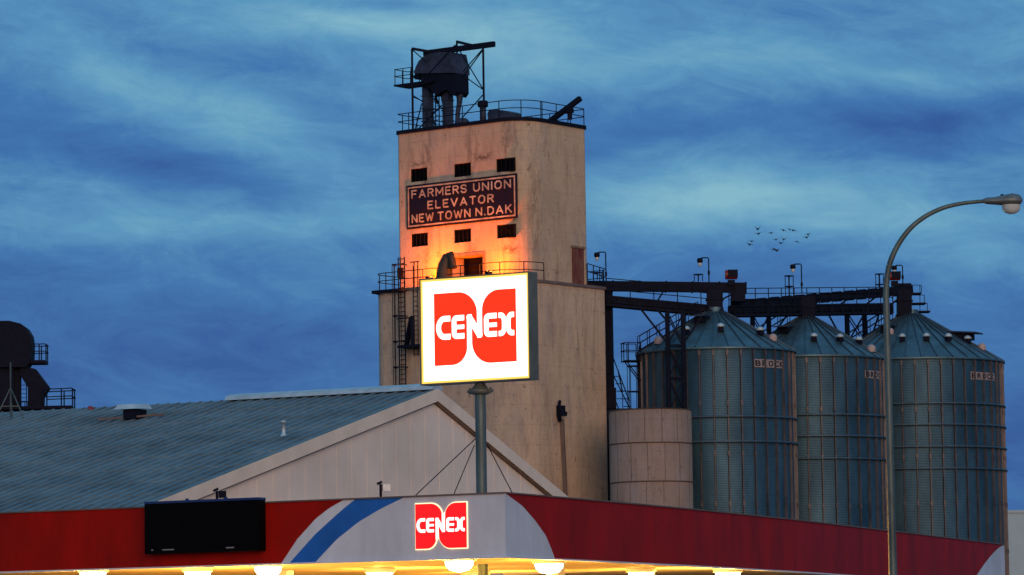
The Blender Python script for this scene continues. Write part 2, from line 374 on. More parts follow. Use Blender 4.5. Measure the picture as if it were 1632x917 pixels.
def field_slab(mb, fn, x0, x1, y0, y1, nx, ny, place, depth):
    xs = np.linspace(x0, x1, nx+1); ys = np.linspace(y0, y1, ny+1); X, Y = np.meshgrid(xs, ys); D = fn(X, Y)
    idx = {}; vs = []; fs = []
    def vid(x, y):
        k = (round(x*1e5), round(y*1e5))
        if k not in idx: idx[k] = len(vs); vs.append((x, y))
        return idx[k]
    for j in range(ny):
        for i in range(nx):
            c = [(xs[i], ys[j], D[j, i]), (xs[i+1], ys[j], D[j, i+1]), (xs[i+1], ys[j+1], D[j+1, i+1]), (xs[i], ys[j+1], D[j+1, i])]
            if all(q[2] >= 0 for q in c): continue
            pl = []
            for a, b in zip(c, c[1:]+c[:1]):
                if a[2] < 0: pl.append(vid(a[0], a[1]))
                if (a[2] < 0) != (b[2] < 0):
                    t = a[2]/(a[2]-b[2]); pl.append(vid(a[0]+(b[0]-a[0])*t, a[1]+(b[1]-a[1])*t))
            q = []
            for k in pl:
                if not q or q[-1] != k: q.append(k)
            if len(q) > 1 and q[0] == q[-1]: q.pop()
            if len(set(q)) >= 3 and len(set(q)) == len(q): fs.append(tuple(q))
    n = len(vs); edges = {}
    for f in fs:
        for a, b in zip(f, f[1:]+f[:1]): edges[(a, b)] = 1
    side = [(a, b, b+n, a+n) for (a, b) in edges if (b, a) not in edges]
    V = [place(x, y, depth) for x, y in vs]+[place(x, y, 0) for x, y in vs]
    mb.add(V, fs+[(q[1], q[0], q[3], q[2]) for q in side])

# ------------------------------------------------------------ ground
g = MB(); g.add([(-900, -300, 0), (900, -300, 0), (900, 2500, 0), (-900, 2500, 0)], [(0, 1, 2, 3)]); struct(g.build('ground', 'grass_ground', origin=(0, 0, 0)))
g = MB(); g.add([(-60, -20, .004), (70, -20, .004), (70, 250, .004), (-60, 250, .004)], [(0, 1, 2, 3)]); struct(g.build('forecourt', 'asphalt', origin=(0, 0, .004)))
g = MB(); g.add([(-200, 20, .008), (200, 20, .008), (200, 32, .008), (-200, 32, .008)], [(0, 1, 2, 3)]); struct(g.build('road', 'asphalt', origin=(0, 0, .008)))

# ------------------------------------------------------------ concrete elevator tower
O = Vector((.49, 227.9, 0)); A38 = RAD(38)
es = Vector((-math.cos(A38), math.sin(A38), 0))       # along the signed face, leftwards
et = Vector((math.sin(A38), math.cos(A38), 0))        # into depth, rightwards
def T(s, t, z): return O+es*s+et*t+Vector((0, 0, z))
def TP(x, y, t):      # pixel -> (s, z) on the plane at depth t
    p = onpl(x, y, T(0, t, 0), et); return (p-O).dot(es), p.z
ZU, ZL, TF = 34.8, 24.6, 1.74
tw = thing('grain_elevator', 'tall cream concrete grain elevator with stepped block, lettered sign and rounded corners', 'grain elevator', T(5, 4, 0))
spots = []
for (px, py, rx, rz, k) in ((770, 250, 1.0, .35, .9), (665, 262, .8, .25, .7), (812, 396, .9, .4, .9), (897, 250, .6, 7, .9), (860, 330, 1.1, 5, .6)):
    s, z = TP(px, py, TF) if px < 830 else (0, 0)
    p = T(s, TF, z) if px < 830 else atY(px, py, 230.5)
    spots.append((tuple(p-wloc(tw)), rx, rz, k))
for wx_, wy_ in ((667.5, 279), (737, 271), (804.5, 263), (668.5, 382.5), (737, 376), (805.5, 368.5)):
    s, z = TP(wx_, wy_, TF); spots.append((tuple(T(s-.5, TF, z-.7)-wloc(tw)), .35, 1.9, .55))
for s, z in ((2.2, 33.2), (5.0, 33.4), (8.6, 33.0)): spots.append((tuple(T(s, TF, z)-wloc(tw)), .7, 2.4, .5))
concrete('concrete', (.60, .455, .32), (.13, .09, .075), (.34, .15, .07), spots)
concrete('concrete_low', (.60, .455, .33), (.14, .10, .08), (.34, .18, .10), [(tuple(atY(648, 535, 231)-wloc(tw)), 1.6, 5, .7), (tuple(atY(900, 575, 230)-wloc(tw)), .5, 1.2, .8)])
up = [T(s, t, 0) for s, t in roundrect(.97, 11.07, TF, 8.3, (1.9, .25, .25, .3), 10)]
lo = [T(s, t, 0) for s, t in roundrect(0, 11.85, 0, 8.77, (2.4, 1.1, .3, .25), 12)]
mb = MB(); mb.prism(lo, 0, ZL); mb.build('lower_block', 'concrete_low', tw)
mb = MB(); mb.prism(up, ZL, ZU); upo = mb.build('upper_block', 'concrete', tw)
WIN = [(667.5, 279), (737, 271), (804.5, 263), (668.5, 382.5), (737, 376), (805.5, 368.5)]
wins = [(*TP(x, y, TF), 1.36, .84) for x, y in WIN]
ds0, dzt = TP(720, 411, TF); ds1, _ = TP(770, 405, TF)
cut = MB()
for s, z, w, h in wins: cut.box(T(s+w/2, TF-.3, z-h/2), -es*w, et*.6, (0, 0, h))
cut.box(T(ds0, TF-.3, ZL+.02), es*(ds1-ds0), et*1.6, (0, 0, dzt-ZL))
co = cut.build('cutter', 'concrete', tw)
bm_ = upo.modifiers.new('b', 'BOOLEAN'); bm_.object = co; bm_.operation = 'DIFFERENCE'; bm_.solver = 'EXACT'
bpy.context.view_layer.update(); dg = bpy.context.evaluated_depsgraph_get()
nm = bpy.data.meshes.new_from_object(upo.evaluated_get(dg)); upo.modifiers.clear(); upo.data = nm; upo.data.name = 'upper_block'
nm.materials.clear(); nm.materials.append(MATS['concrete']); bpy.data.objects.remove(co)
for s, z, w, h in wins:
    f = MB(); fr = .06
    for a, b in (((s+w/2, z-h/2), (w, fr)), ((s+w/2, z+h/2-fr), (w, fr))): f.box(T(a[0], TF+.06, a[1]), -es*b[0], et*.1, (0, 0, b[1]))
    f.box(T(s+w/2, TF+.06, z-h/2+fr), -es*fr, et*.1, (0, 0, h-2*fr)); f.box(T(s-w/2+fr, TF+.06, z-h/2+fr), -es*fr, et*.1, (0, 0, h-2*fr))
    for k in (1, 2, 3): f.box(T(s+w/2-k*w/4+.015, TF+.07, z-h/2+fr), -es*.03, et*.08, (0, 0, h-2*fr))
    fo = f.build('window', 'louver', tw)
    l = MB(); l.box(T(s+w/2-.01, TF+.17, z-h/2+.01), -es*(w-.02), et*.05, (0, 0, h-.02)); l.build('pane', 'black_panel', fo)
f = MB(); f.box(T(ds1+.0, TF+1.2, ZL+.03), es*(ds0-ds1), et*.06, (0, 0, dzt-ZL-.02))  # near-black panel: darkness of the unlit room put into its colour
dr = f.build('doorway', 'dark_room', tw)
f = MB(); q = .17
f.box(T(ds0+q, TF-.07, dzt), -es*(ds0-ds1+2*q), et*.14, (0, 0, .2)); f.box(T(ds0+q, TF-.06, ZL), -es*q, et*.12, (0, 0, dzt-ZL)); f.box(T(ds1, TF-.06, ZL), -es*q, et*.12, (0, 0, dzt-ZL))
f.build('door_frame', 'wood_frame', dr)
# cornices
def grow(poly, c, d):
    n = len(poly); out = []
    for i in range(n):
        a, b, e = poly[i-1], poly[i], poly[(i+1) % n]
        t_ = (e-a); nrm = Vector((t_.y, -t_.x, 0)).normalized()
        if nrm.dot(b-c) < 0: nrm = -nrm
        out.append(b+nrm*d)
    return out
cu_, cl_ = T(6, 5, 0), T(5.6, 4.4, 0)
mb = MB(); mb.prism(grow(up, cu_, .12), ZU, ZU+.22); mb.build('upper_cornice', 'steel_dark', tw)
mb = MB(); mb.prism(grow(lo, cl_, .12), ZL+.004, ZL+.18); mb.build('lower_cornice', 'trim_dark', tw)
mb = MB(); railing(mb, [p+Vector((0, 0, ZU+.22)) for p in grow(up, cu_, -.02)], 1.07, 1.45, .024, (.55,), True); mb.build('roof_railing', 'steel_dark', tw)
lowrail = [p+Vector((0, 0, ZL+.18)) for p in grow(lo, cl_, .0)]
# the walkway rail follows front, left end and the rounded corner only
n_ = len(lowrail)
mb = MB(); railing(mb, lowrail[:n_-1], 1.07, 1.5, .024, (.55,)); mb.build('walkway_railing', 'steel_dark', tw)
# left landing with kick plate
mb = MB(); mb.box(T(11.6, -.25, ZL-.02), -es*2.4, et*.9, (0, 0, .2)); mb.build('landing', 'steel_dark', tw)
# caged ladder up the lower block (front face, near its left end)
def ladder(mb, base, top, side, out, w=.42, r=.022, cage=True, rung=.30, first=2.2):
    b, t_ = Vector(base), Vector(top); side = Vector(side).normalized(); out = Vector(out).normalized(); L_ = (t_-b).length; d = (t_-b)/L_
    for k in (-1, 1): mb.bar(b+side*k*w/2, t_+side*k*w/2, r*2)
    z = .2
    while z < L_-.05: mb.bar(b+d*z-side*w/2, b+d*z+side*w/2, r*1.5); z += rung
    if cage:
        z = first
        def hoop(z): return [b+d*z+side*math.cos(RAD(a))*w*.85+out*(math.sin(RAD(a))*.75) for a in range(0, 181, 20)]
        zs = []
        while z < L_+.01: zs.append(z); z += 1.6
        for z in zs:
            h_ = hoop(z)
            for a, c in zip(h_[:-1], h_[1:]): mb.bar(a, c, .05, .07)
        for i in range(1, 9, 2):
            mb.bar(hoop(zs[0])[i], hoop(zs[-1])[i], .035)
s1, z1 = TP(644, 480, 0)
lf = s1
mb = MB(); ladder(mb, T(lf, -.22, 0), T(lf, -.22, ZL+2.1), es, -et, .5, .03); mb.build('caged_ladder', 'steel_dark', tw)
# second ladder rail, hoist bracket and conduit beside it
mb = MB()
s2, _ = TP(661, 480, 0)
for ds in (0, .35): mb.bar(T(s2-ds, -.12, 20.5), T(s2-ds, -.12, ZL+1.5), .045)
for k in range(14): mb.bar(T(s2, -.12, 20.6+k*.3), T(s2-.35, -.12, 20.6+k*.3), .03)
a = T(lf-.4, -.35, 21.0); b = T(lf-1.5, -.9, 21.0)
mb.box(T(lf-.3, -1.1, 20.95), -es*2.4, et*1.1, (0, 0, .16)); mb.bar(T(lf-.3, -.2, 21.1), T(lf-1.3, -.9, 22.7), .28, .2); mb.bar(T(lf-1.4, -.9, 21.1), T(lf-1.4, -.9, 22.9), .22, .22); mb.bar(T(lf-.2, -.9, 22.8), T(lf-1.5, -.9, 22.8), .08)
mb.build('hoist_bracket', 'steel_dark', tw)
# gate post hoops on the landing
mb = MB()
for px in (634, 656, 662):
    s, _ = TP(px, 440, 0); p = T(s, .25, ZL+.2); mb.bar(p, p+Vector((0, 0, 1.6 if px > 640 else 2.0)), .06)
p0, p1 = T(TP(650, 440, 0)[0], .25, ZL+1.8), T(TP(664, 440, 0)[0], .25, ZL+1.8); mb.bar(p0, p1, .06)
mb.bar(T(TP(634, 440, 0)[0], .25, ZL+.9), T(TP(634, 440, 0)[0], .25, ZL+1.5), .32, .3)
mb.build('ladder_gate', 'steel_dark', tw)
# gooseneck vent hood beside the doorway
sh, _ = TP(708, 430, .15); mb = MB()
mb.tube([T(sh+.1, .15, ZL+.18), T(sh+.05, .15, ZL+.9), T(sh-.1, .15, ZL+1.45), T(sh-.28, .15, ZL+1.9), T(sh-.5, .15, ZL+2.0), T(sh-.66, .15, ZL+1.6), T(sh-.72, .15, ZL+1.15)], [.62, .5, .44, .32, .27, .22, .25], 10)
mb.build('vent_hood', 'hood', tw)
# rust-red door on the right face at the catwalk
rp = T(.97, 0, 0); rn = es
def RP(x, y):
    p = onpl(x, y, rp, rn); return (p-O).dot(et), p.z
t0, zt = RP(911, 395); t1, _ = RP(929, 396)
t1 = min(t1, 7.95)
mb = MB(); mb.box(T(.96, t0, ZL+.19), -es*.06, et*(t1-t0), (0, 0, zt-ZL-.19)); dd = mb.build('side_door', 'rust_door', tw)
mb = MB(); mb.box(T(.96, t0-.1, zt), -es*.12, et*(t1-t0+.2), (0, 0, .14)); mb.build('lintel', 'wood_frame', dd)
# inclined pipe with bracket on the lower right face
rp = T(0, 0, 0)
ta, za = RP(893, 668); tb, zb = RP(899, 800)
mb = MB(); mb.bar(T(-.14, ta, za), T(-.14, tb, zb), .2, .2); pp = mb.build('wall_conduit', 'trim_dark', tw)
mb = MB(); tc_, zc_ = RP(889, 655)
mb.cbox(T(-.22, tc_, zc_), .42, .4, .62, A38); mb.bar(T(-.25, tc_-.2, zc_+.2), T(-.25, tc_-.1, zc_+.62), .14); mb.bar(T(-.2, tc_, zc_), T(-.2, tc_+.55, zc_-.2), .22); mb.bar(T(-.2, tc_-.15, zc_-.3), T(-.2, tc_-.05, zc_-.65), .18)
mb.build('conduit_head', 'steel_dark', pp)
# sign board with letters
c = [TP(648.7, 296.8, TF), TP(824.6, 276.4, TF), TP(826, 347, TF), TP(650.4, 366.4, TF)]
sL = (c[0][0]+c[3][0])/2; sR = (c[1][0]+c[2][0])/2; zT = (c[0][1]+c[1][1])/2; zB = (c[2][1]+c[3][1])/2
print('SIGN', sL, sR, zT, zB)
W_, H_ = sL-sR, zT-zB
ts = thing('lettered_sign', 'long dark board lettered in cream with double border on the tall concrete tower', 'sign', T((sL+sR)/2, TF, zB))
def SG(x, y, d): return T(sL-x, TF-.10-d, zB+y)
mb = MB(); mb.box(T(sL, TF-.10, zB), -es*W_, et*.08, (0, 0, H_)); mb.build('board', 'sign_navy', ts)
mb = MB(); i0, i1 = .12, .21
for (x0, x1, y0, y1) in ((i0, W_-i0, i0, i1), (i0, W_-i0, H_-i1, H_-i0), (i0, i1, i1, H_-i1), (W_-i1, W_-i0, i1, H_-i1)):
    mb.box(SG(x0, y0, 0), -es*(x1-x0), -et*.02, (0, 0, y1-y0))
mb.build('border', 'sign_letter', ts)
GLY = {  # painted block letters: width and strokes in a unit-high box
 'F': (.62, [[(0, 0), (0, 1), (.62, 1)], [(0, .52), (.5, .52)]]), 'A': (.8, [[(0, 0), (.4, 1), (.8, 0)], [(.14, .3), (.66, .3)]]),
 'R': (.68, [[(0, 0), (0, 1), (.45, 1), (.64, .88), (.64, .62), (.45, .5), (0, .5)], [(.36, .5), (.68, 0)]]),
 'M': (.92, [[(0, 0), (0, 1), (.46, .25), (.92, 1), (.92, 0)]]), 'E': (.6, [[(.6, 0), (0, 0), (0, 1), (.6, 1)], [(0, .52), (.5, .52)]]),
 'S': (.66, [[(.66, .8), (.5, 1), (.16, 1), (0, .84), (0, .66), (.16, .54), (.5, .46), (.66, .34), (.66, .16), (.5, 0), (.16, 0), (0, .18)]]),
 'U': (.7, [[(0, 1), (0, .22), (.2, 0), (.5, 0), (.7, .22), (.7, 1)]]), 'N': (.72, [[(0, 0), (0, 1), (.72, 0), (.72, 1)]]), 'I': (.0, [[(0, 0), (0, 1)]]),
 'O': (.76, [[(.22, 0), (0, .25), (0, .75), (.22, 1), (.54, 1), (.76, .75), (.76, .25), (.54, 0), (.22, 0)]]),
 'L': (.56, [[(0, 1), (0, 0), (.56, 0)]]), 'V': (.78, [[(0, 1), (.39, 0), (.78, 1)]]), 'T': (.7, [[(0, 1), (.7, 1)], [(.35, 1), (.35, 0)]]),
 'W': (1.05, [[(0, 1), (.26, 0), (.525, .85), (.79, 0), (1.05, 1)]]), 'D': (.7, [[(0, 0), (0, 1), (.45, 1), (.7, .72), (.7, .28), (.45, 0), (0, 0)]]),
 'K': (.7, [[(0, 0), (0, 1)], [(.66, 1), (.02, .42)], [(.24, .6), (.7, 0)]]), '.': (.0, [[(0, 0), (0, .03)]])}
def block_word(mb, word, x0, x1, y0, y1, fn, sw=.095, depth=.02, gap=.40):
    tot = sum(GLY[c][0] for c in word)+gap*(len(word)-1); H0 = y1-y0; hs = H0/(1+2*sw); kx = (x1-x0-2*sw*hs)/tot
    pos = 0; segs = []
    for ch in word:
        w, st_ = GLY[ch]
        for l in st_: segs.append([(x0+sw*hs+(pos+a)*kx, y0+sw*hs+b*hs) for a, b in l])
        pos += w+gap
    field_slab(mb, lambda X, Y: np.minimum.reduce([seg_d(X, Y, l) for l in segs])-sw*hs, x0-.05, x1+.05, y0-.05, y1+.05, int((x1-x0)/.022), int(H0/.02), fn, depth)
for word, fx0, fx1, cy_ in (('FARMERS', .047, .553, .785), ('UNION', .612, .950, .785), ('ELEVATOR', .194, .795, .500), ('NEW', .047, .248, .225), ('TOWN', .285, .585, .225), ('N.DAK', .63, .955, .225)):
    mb = MB(); block_word(mb, word, fx0*W_, fx1*W_, (cy_-.098)*H_, (cy_+.098)*H_, SG, .10, .02, .42 if word != 'ELEVATOR' else .46); mb.build('lettering', 'sign_letter', ts)
# flood lamps on the front walkway, shining up the wall
for i, (px, tt, e, lab) in enumerate(((684, .2, 2400, 'orange flood lamp on the walkway left of the dark doorway'), (779, .15, 1750, 'orange flood lamp on the walkway right of the dark doorway'))):
    s, _ = TP(px, 450, tt); p = T(s, tt, ZL+.2)
    fl = thing('flood_lamp', lab, 'flood lamp', p, 'flood lamps lighting the tower wall')
    mb = MB(); mb.bar(p, p+Vector((0, 0, .35)), .06); mb.bar(p, p+et*.9, .08); mb.build('stand', 'steel_dark', fl)
    mb = MB(); mb.cbox(p+Vector((0, 0, .45)), .4, .25, .2, A38); hs = mb.build('housing', 'steel_dark', fl)
    mb = MB(); mb.cbox(p+Vector((0, 0, .56)), .34, .2, .02, A38); mb.build('lens', 'flood_lit', hs)
    lamp('flood_light', p+Vector((0, 0, .66)), (1, .145, .0), e, fl, .25)

# ------------------------------------------------------------ bucket elevator head on the tower roof
gl = thing('bucket_elevator', 'dark bucket elevator head with legs and hoist frame on the tower roof', 'bucket elevator', T(7.5, 4, ZU))
TT = 4.2
def Q(x, y, t=TT): s, z = TP(x, y, t); return T(s, t, z)
def hp(x, y): return Q(630+x/5.917, 60+y/5.917)       # points read off the enlarged photo
mb = MB(); mb.ext([p-et*.75 for p in (hp(245, 345), hp(262, 290), hp(290, 235), hp(335, 190), hp(400, 165), hp(480, 152), hp(600, 150), hp(618, 230), hp(632, 315), hp(632, 345), hp(245, 352))], et*1.5)
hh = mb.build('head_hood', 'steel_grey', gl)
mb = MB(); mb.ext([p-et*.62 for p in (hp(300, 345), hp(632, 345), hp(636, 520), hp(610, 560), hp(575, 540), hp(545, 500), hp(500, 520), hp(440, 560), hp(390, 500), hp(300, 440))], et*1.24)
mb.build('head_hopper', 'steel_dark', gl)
zb_ = ZU+.2
def down(x, y0): p = hp(x, y0); return p, Vector((p.x, p.y, zb_))
for x, w, y0 in ((305, .52, 440), (493, .50, 500)):
    a, b = down(x, y0); mb = MB(); mb.bar(a, b, w, w, up=et)
    L_ = (a-b).length
    for k in range(1, 4): mb.bar(b+Vector((0, 0, L_*k/4)), b+Vector((0, 0, L_*k/4+.07)), w+.1, w+.1, up=et)
    mb.build('leg_trunk', 'steel_grey', gl)
a, b = down(422, 520); mb = MB(); ladder(mb, b-et*.3, a-et*.3, es, -et, .3, .03, False); mb.build('ladder', 'steel_dark', gl)
mb = MB(); mb.tube([hp(605, 540), hp(608, 600), hp(590, 700), hp(585, 800), hp(570, 850)], [.24, .17, .15, .15, .2], 10); mb.build('spout', 'steel_grey', gl)
mb = MB(); mb.tube([hp(400, 620), hp(380, 570), hp(400, 520), hp(440, 540), hp(455, 620)], [.10]*5, 8); mb.build('elbow_duct', 'steel_dark', gl)
mb = MB(); p = hp(60, 475); q_ = hp(430, 450); zz = p.z
a = Vector((p.x, p.y, zz)); b = Vector((q_.x, q_.y, zz)); mb.box(a-et*.8, b-a, et*1.5, (0, 0, .1))
mb.ext([a-et*.8-Vector((0, 0, .0)), a+(b-a)*.4-et*.8-Vector((0, 0, .22)), b-et*.8-Vector((0, 0, .05)), b-et*.8], et*.06)
railing(mb, [b+et*.6+Vector((0, 0, .1)), a+et*.6+Vector((0, 0, .1)), a-et*.7+Vector((0, 0, .1)), a-et*.7+(b-a)*.42+Vector((0, 0, .1))], 1.0, .75, .022); mb.build('platform', 'steel_dark', gl)
mb = MB(); mb.cbox(hp(205, 370), .35, .3, .2, A38); mb.cbox(hp(235, 365), .5, .5, .4, A38); mb.build('motor', 'steel_dark', gl)
# hoist frame around the head
mb = MB()
def V(x, y, t): s, z = TP(630+x/5.917, 60+y/5.917, t); return T(s, t, z)
tn, tf_ = 2.6, 6.0
p1 = V(157, 105, tn); p2 = V(580, 40, tf_); p3 = V(828, 95, tn)
for p in (p1, p3): mb.bar(Vector((p.x, p.y, zb_)), p, .11)
mb.bar(Vector((p2.x, p2.y, zb_)), p2, .10)
bA, bB = V(272, 150, 3.6), V(935, 62, 3.6); mb.bar(bA, bB, .22, .34)
mb.bar(p1, V(330, 135, 3.6), .12, .16); mb.bar(p2, V(740, 78, 3.6), .12, .16); mb.bar(V(540, 108, 3.6), V(580, 75, 4.2), .14)
for a, b in (((160, 115), (285, 225)), ((560, 75), (200, 470)), ((828, 105), (640, 320)), ((828, 115), (640, 370)), ((610, 130), (832, 495)), ((645, 360), (832, 495)),
             ((832, 535), (605, 785)), ((165, 560), (260, 600)), ((165, 545), (265, 610)), ((250, 620), (185, 880)), ((430, 650), (200, 880)), ((345, 700), (380, 860)), ((345, 600), (400, 610)), ((345, 720), (440, 640)), ((450, 680), (345, 560))):
    mb.bar(V(*a, 3.0), V(*b, 3.0), .055)
mb.build('hoist_frame', 'steel_dark', gl)
# other things on the roof
def rooftop(px, t): s, _ = TP(px, 200, t); return T(s, t, ZU+.22)
p = rooftop(770, 2.4)
vp = thing('vent_pipe', 'thick vertical vent pipe with wider cap at the foot of the hoist post', 'vent pipe', p)
mb = MB(); mb.lathe(p, [(.0, 0), (.2, 0), (.2, .95), (0, .95)], 14); mb.build('pipe', 'steel_grey', vp); mb = MB(); mb.lathe(p, [(0, .95), (.31, .955), (.33, 1.02), (.33, 1.28), (.27, 1.34), (0, 1.36)], 14); mb.build('cap', 'steel_dark', vp)
s0, _ = TP(784, 190, 2.5); s1_, _ = TP(821, 190, 2.5)
hb = MB(); z0 = ZU+.22
P4 = [(s0, z0), (s1_, z0), (s1_, z0+.32), (s1_+.15, z0+.42), (s0-.6, z0+.66), (s0-.1, z0+.66), (s0+.05, z0+.45)]
hb.ext([T(s, 2.1, z) for s, z in P4], et*1.0); tag(hb.build('roof_hatch', 'steel_grey'), 'low dark sloping hatch on the tower roof beside the capped pipe', 'roof hatch')
bj = thing('boom_hoist', 'slanting dark boom on a post at the right end of the tower roof', 'hoist', T(3.0, 5.5, ZU))
tb_ = 5.2
mb = MB(); a, b = Q(872, 197, tb_), Q(925, 157, tb_); mb.bar(a, b, .26, .30); mb.build('boom', 'steel_dark', bj)
mb = MB(); a = Q(908, 174, tb_); mb.bar(Vector((a.x, a.y, ZU+.2)), a, .24, .24); mb.cbox(a+Vector((0, 0, -.1)), .42, .3, .3, A38); mb.build('post', 'steel_dark', bj)
mb = MB(); mb.lathe(rooftop(738, 2.4), [(0, 0), (.42, 0), (.40, .2), (.25, .38), (0, .45)], 12); tag(mb.build('roof_cowl', 'steel_grey'), 'small rounded cowl on the tower roof below the spout', 'vent cowl')

# dark spout casing down the right edge of the tower
pt, pb = atY(970, 470, 236.3), atY(972, 655, 236.3)
sc_ = thing('vertical_spout', 'dark vertical spout running down the right edge of the concrete tower', 'spout', (pt.x, pt.y, 0))
mb = MB(); mb.bar(Vector((pt.x, pt.y, 0)), pt+Vector((0, 0, .2)), .42, .42); mb.build('casing', 'steel_dark', sc_)
mb = MB(); p = atY(972, 635, 236.3); mb.cbox((pt.x+.05, pt.y, p.z), .62, .6, 1.3); mb.build('junction_box', 'steel_dark', sc_)
# lattice stair between the spout and the first bin
st = thing('lattice_stair', 'thin lattice stair rising behind the short silo beside the tower', 'stair', atY(990, 650, 239)-Vector((0, 0, 14)))
mb = MB(); Yq = 239
for a, b in (((966, 575), (1004, 652)), ((966, 600), (986, 652)), ((985, 590), (992, 625)), ((972, 556), (1003, 640))): mb.bar(atY(*a, Yq), atY(*b, Yq), .07)
for y in (600, 612, 624, 636, 648): mb.bar(atY(968+(y-575)*.35, y, Yq), atY(974+(y-560)*.36, y, Yq), .05)
a = atY(985, 651, Yq); railing(mb, [Vector((a.x-.6, Yq, a.z)), Vector((a.x+.7, Yq, a.z))], 1.1, .45, .02)
mb.build('lattice', 'steel_dark', st)
mb = MB(); c_ = atY(988, 652, Yq)
for dx in (-.6, .6): mb.bar((c_.x+dx, Yq, 0), (c_.x+dx, Yq, c_.z), .1)
mb.box((c_.x-.7, Yq-.5, c_.z-.1), (1.5, 0, 0), (0, 1, 0), (0, 0, .1)); mb.build('landing', 'steel_dark', st)

# ------------------------------------------------------------ short stave silo
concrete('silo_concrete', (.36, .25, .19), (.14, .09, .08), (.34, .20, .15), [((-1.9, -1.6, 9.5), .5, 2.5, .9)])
sc0 = atY(1036, 652, 228); r_s = 66*228/F0; zs = atY(1036, 652, 228-r_s).z
sl = thing('short_silo', 'short round concrete silo with panel joints between the tower and the steel bins', 'silo', (sc0.x, 228, 0))
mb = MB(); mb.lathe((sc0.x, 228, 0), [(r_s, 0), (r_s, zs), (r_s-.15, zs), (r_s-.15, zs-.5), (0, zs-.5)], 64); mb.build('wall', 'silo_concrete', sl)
for y in (705, 767):
    z = atY(1036, y, 228-r_s).z; mb = MB(); mb.lathe((sc0.x, 228, z), [(r_s, -.03), (r_s+.03, -.03), (r_s+.03, .03), (r_s, .03)], 64); mb.build('hoop', 'silo_joint', sl)
mb = MB(); mb.lathe((sc0.x, 228, zs), [(r_s-.16, .0), (r_s+.03, 0), (r_s+.03, .06), (r_s-.16, .06), (r_s-.16, 0)], 64); mb.build('rim', 'silo_joint', sl)
mb = MB(); zr = [zs, atY(1036, 705, 225.5).z, atY(1036, 767, 225.5).z, 0]
for row in range(3):
    for k in range(15):
        a = RAD(k*24+(0, 3.5, 1)[row]-4); d = Vector((math.cos(a), math.sin(a), 0)); tdir = Vector((-d.y, d.x, 0)); c_ = Vector((sc0.x, 228, 0))+d*(r_s-.02)
        mb.box(c_-tdir*.012+Vector((0, 0, zr[row+1]+.04)), tdir*.024, d*.026, (0, 0, zr[row]-zr[row+1]-.08))
mb.build('panel_joint', 'silo_joint', sl)

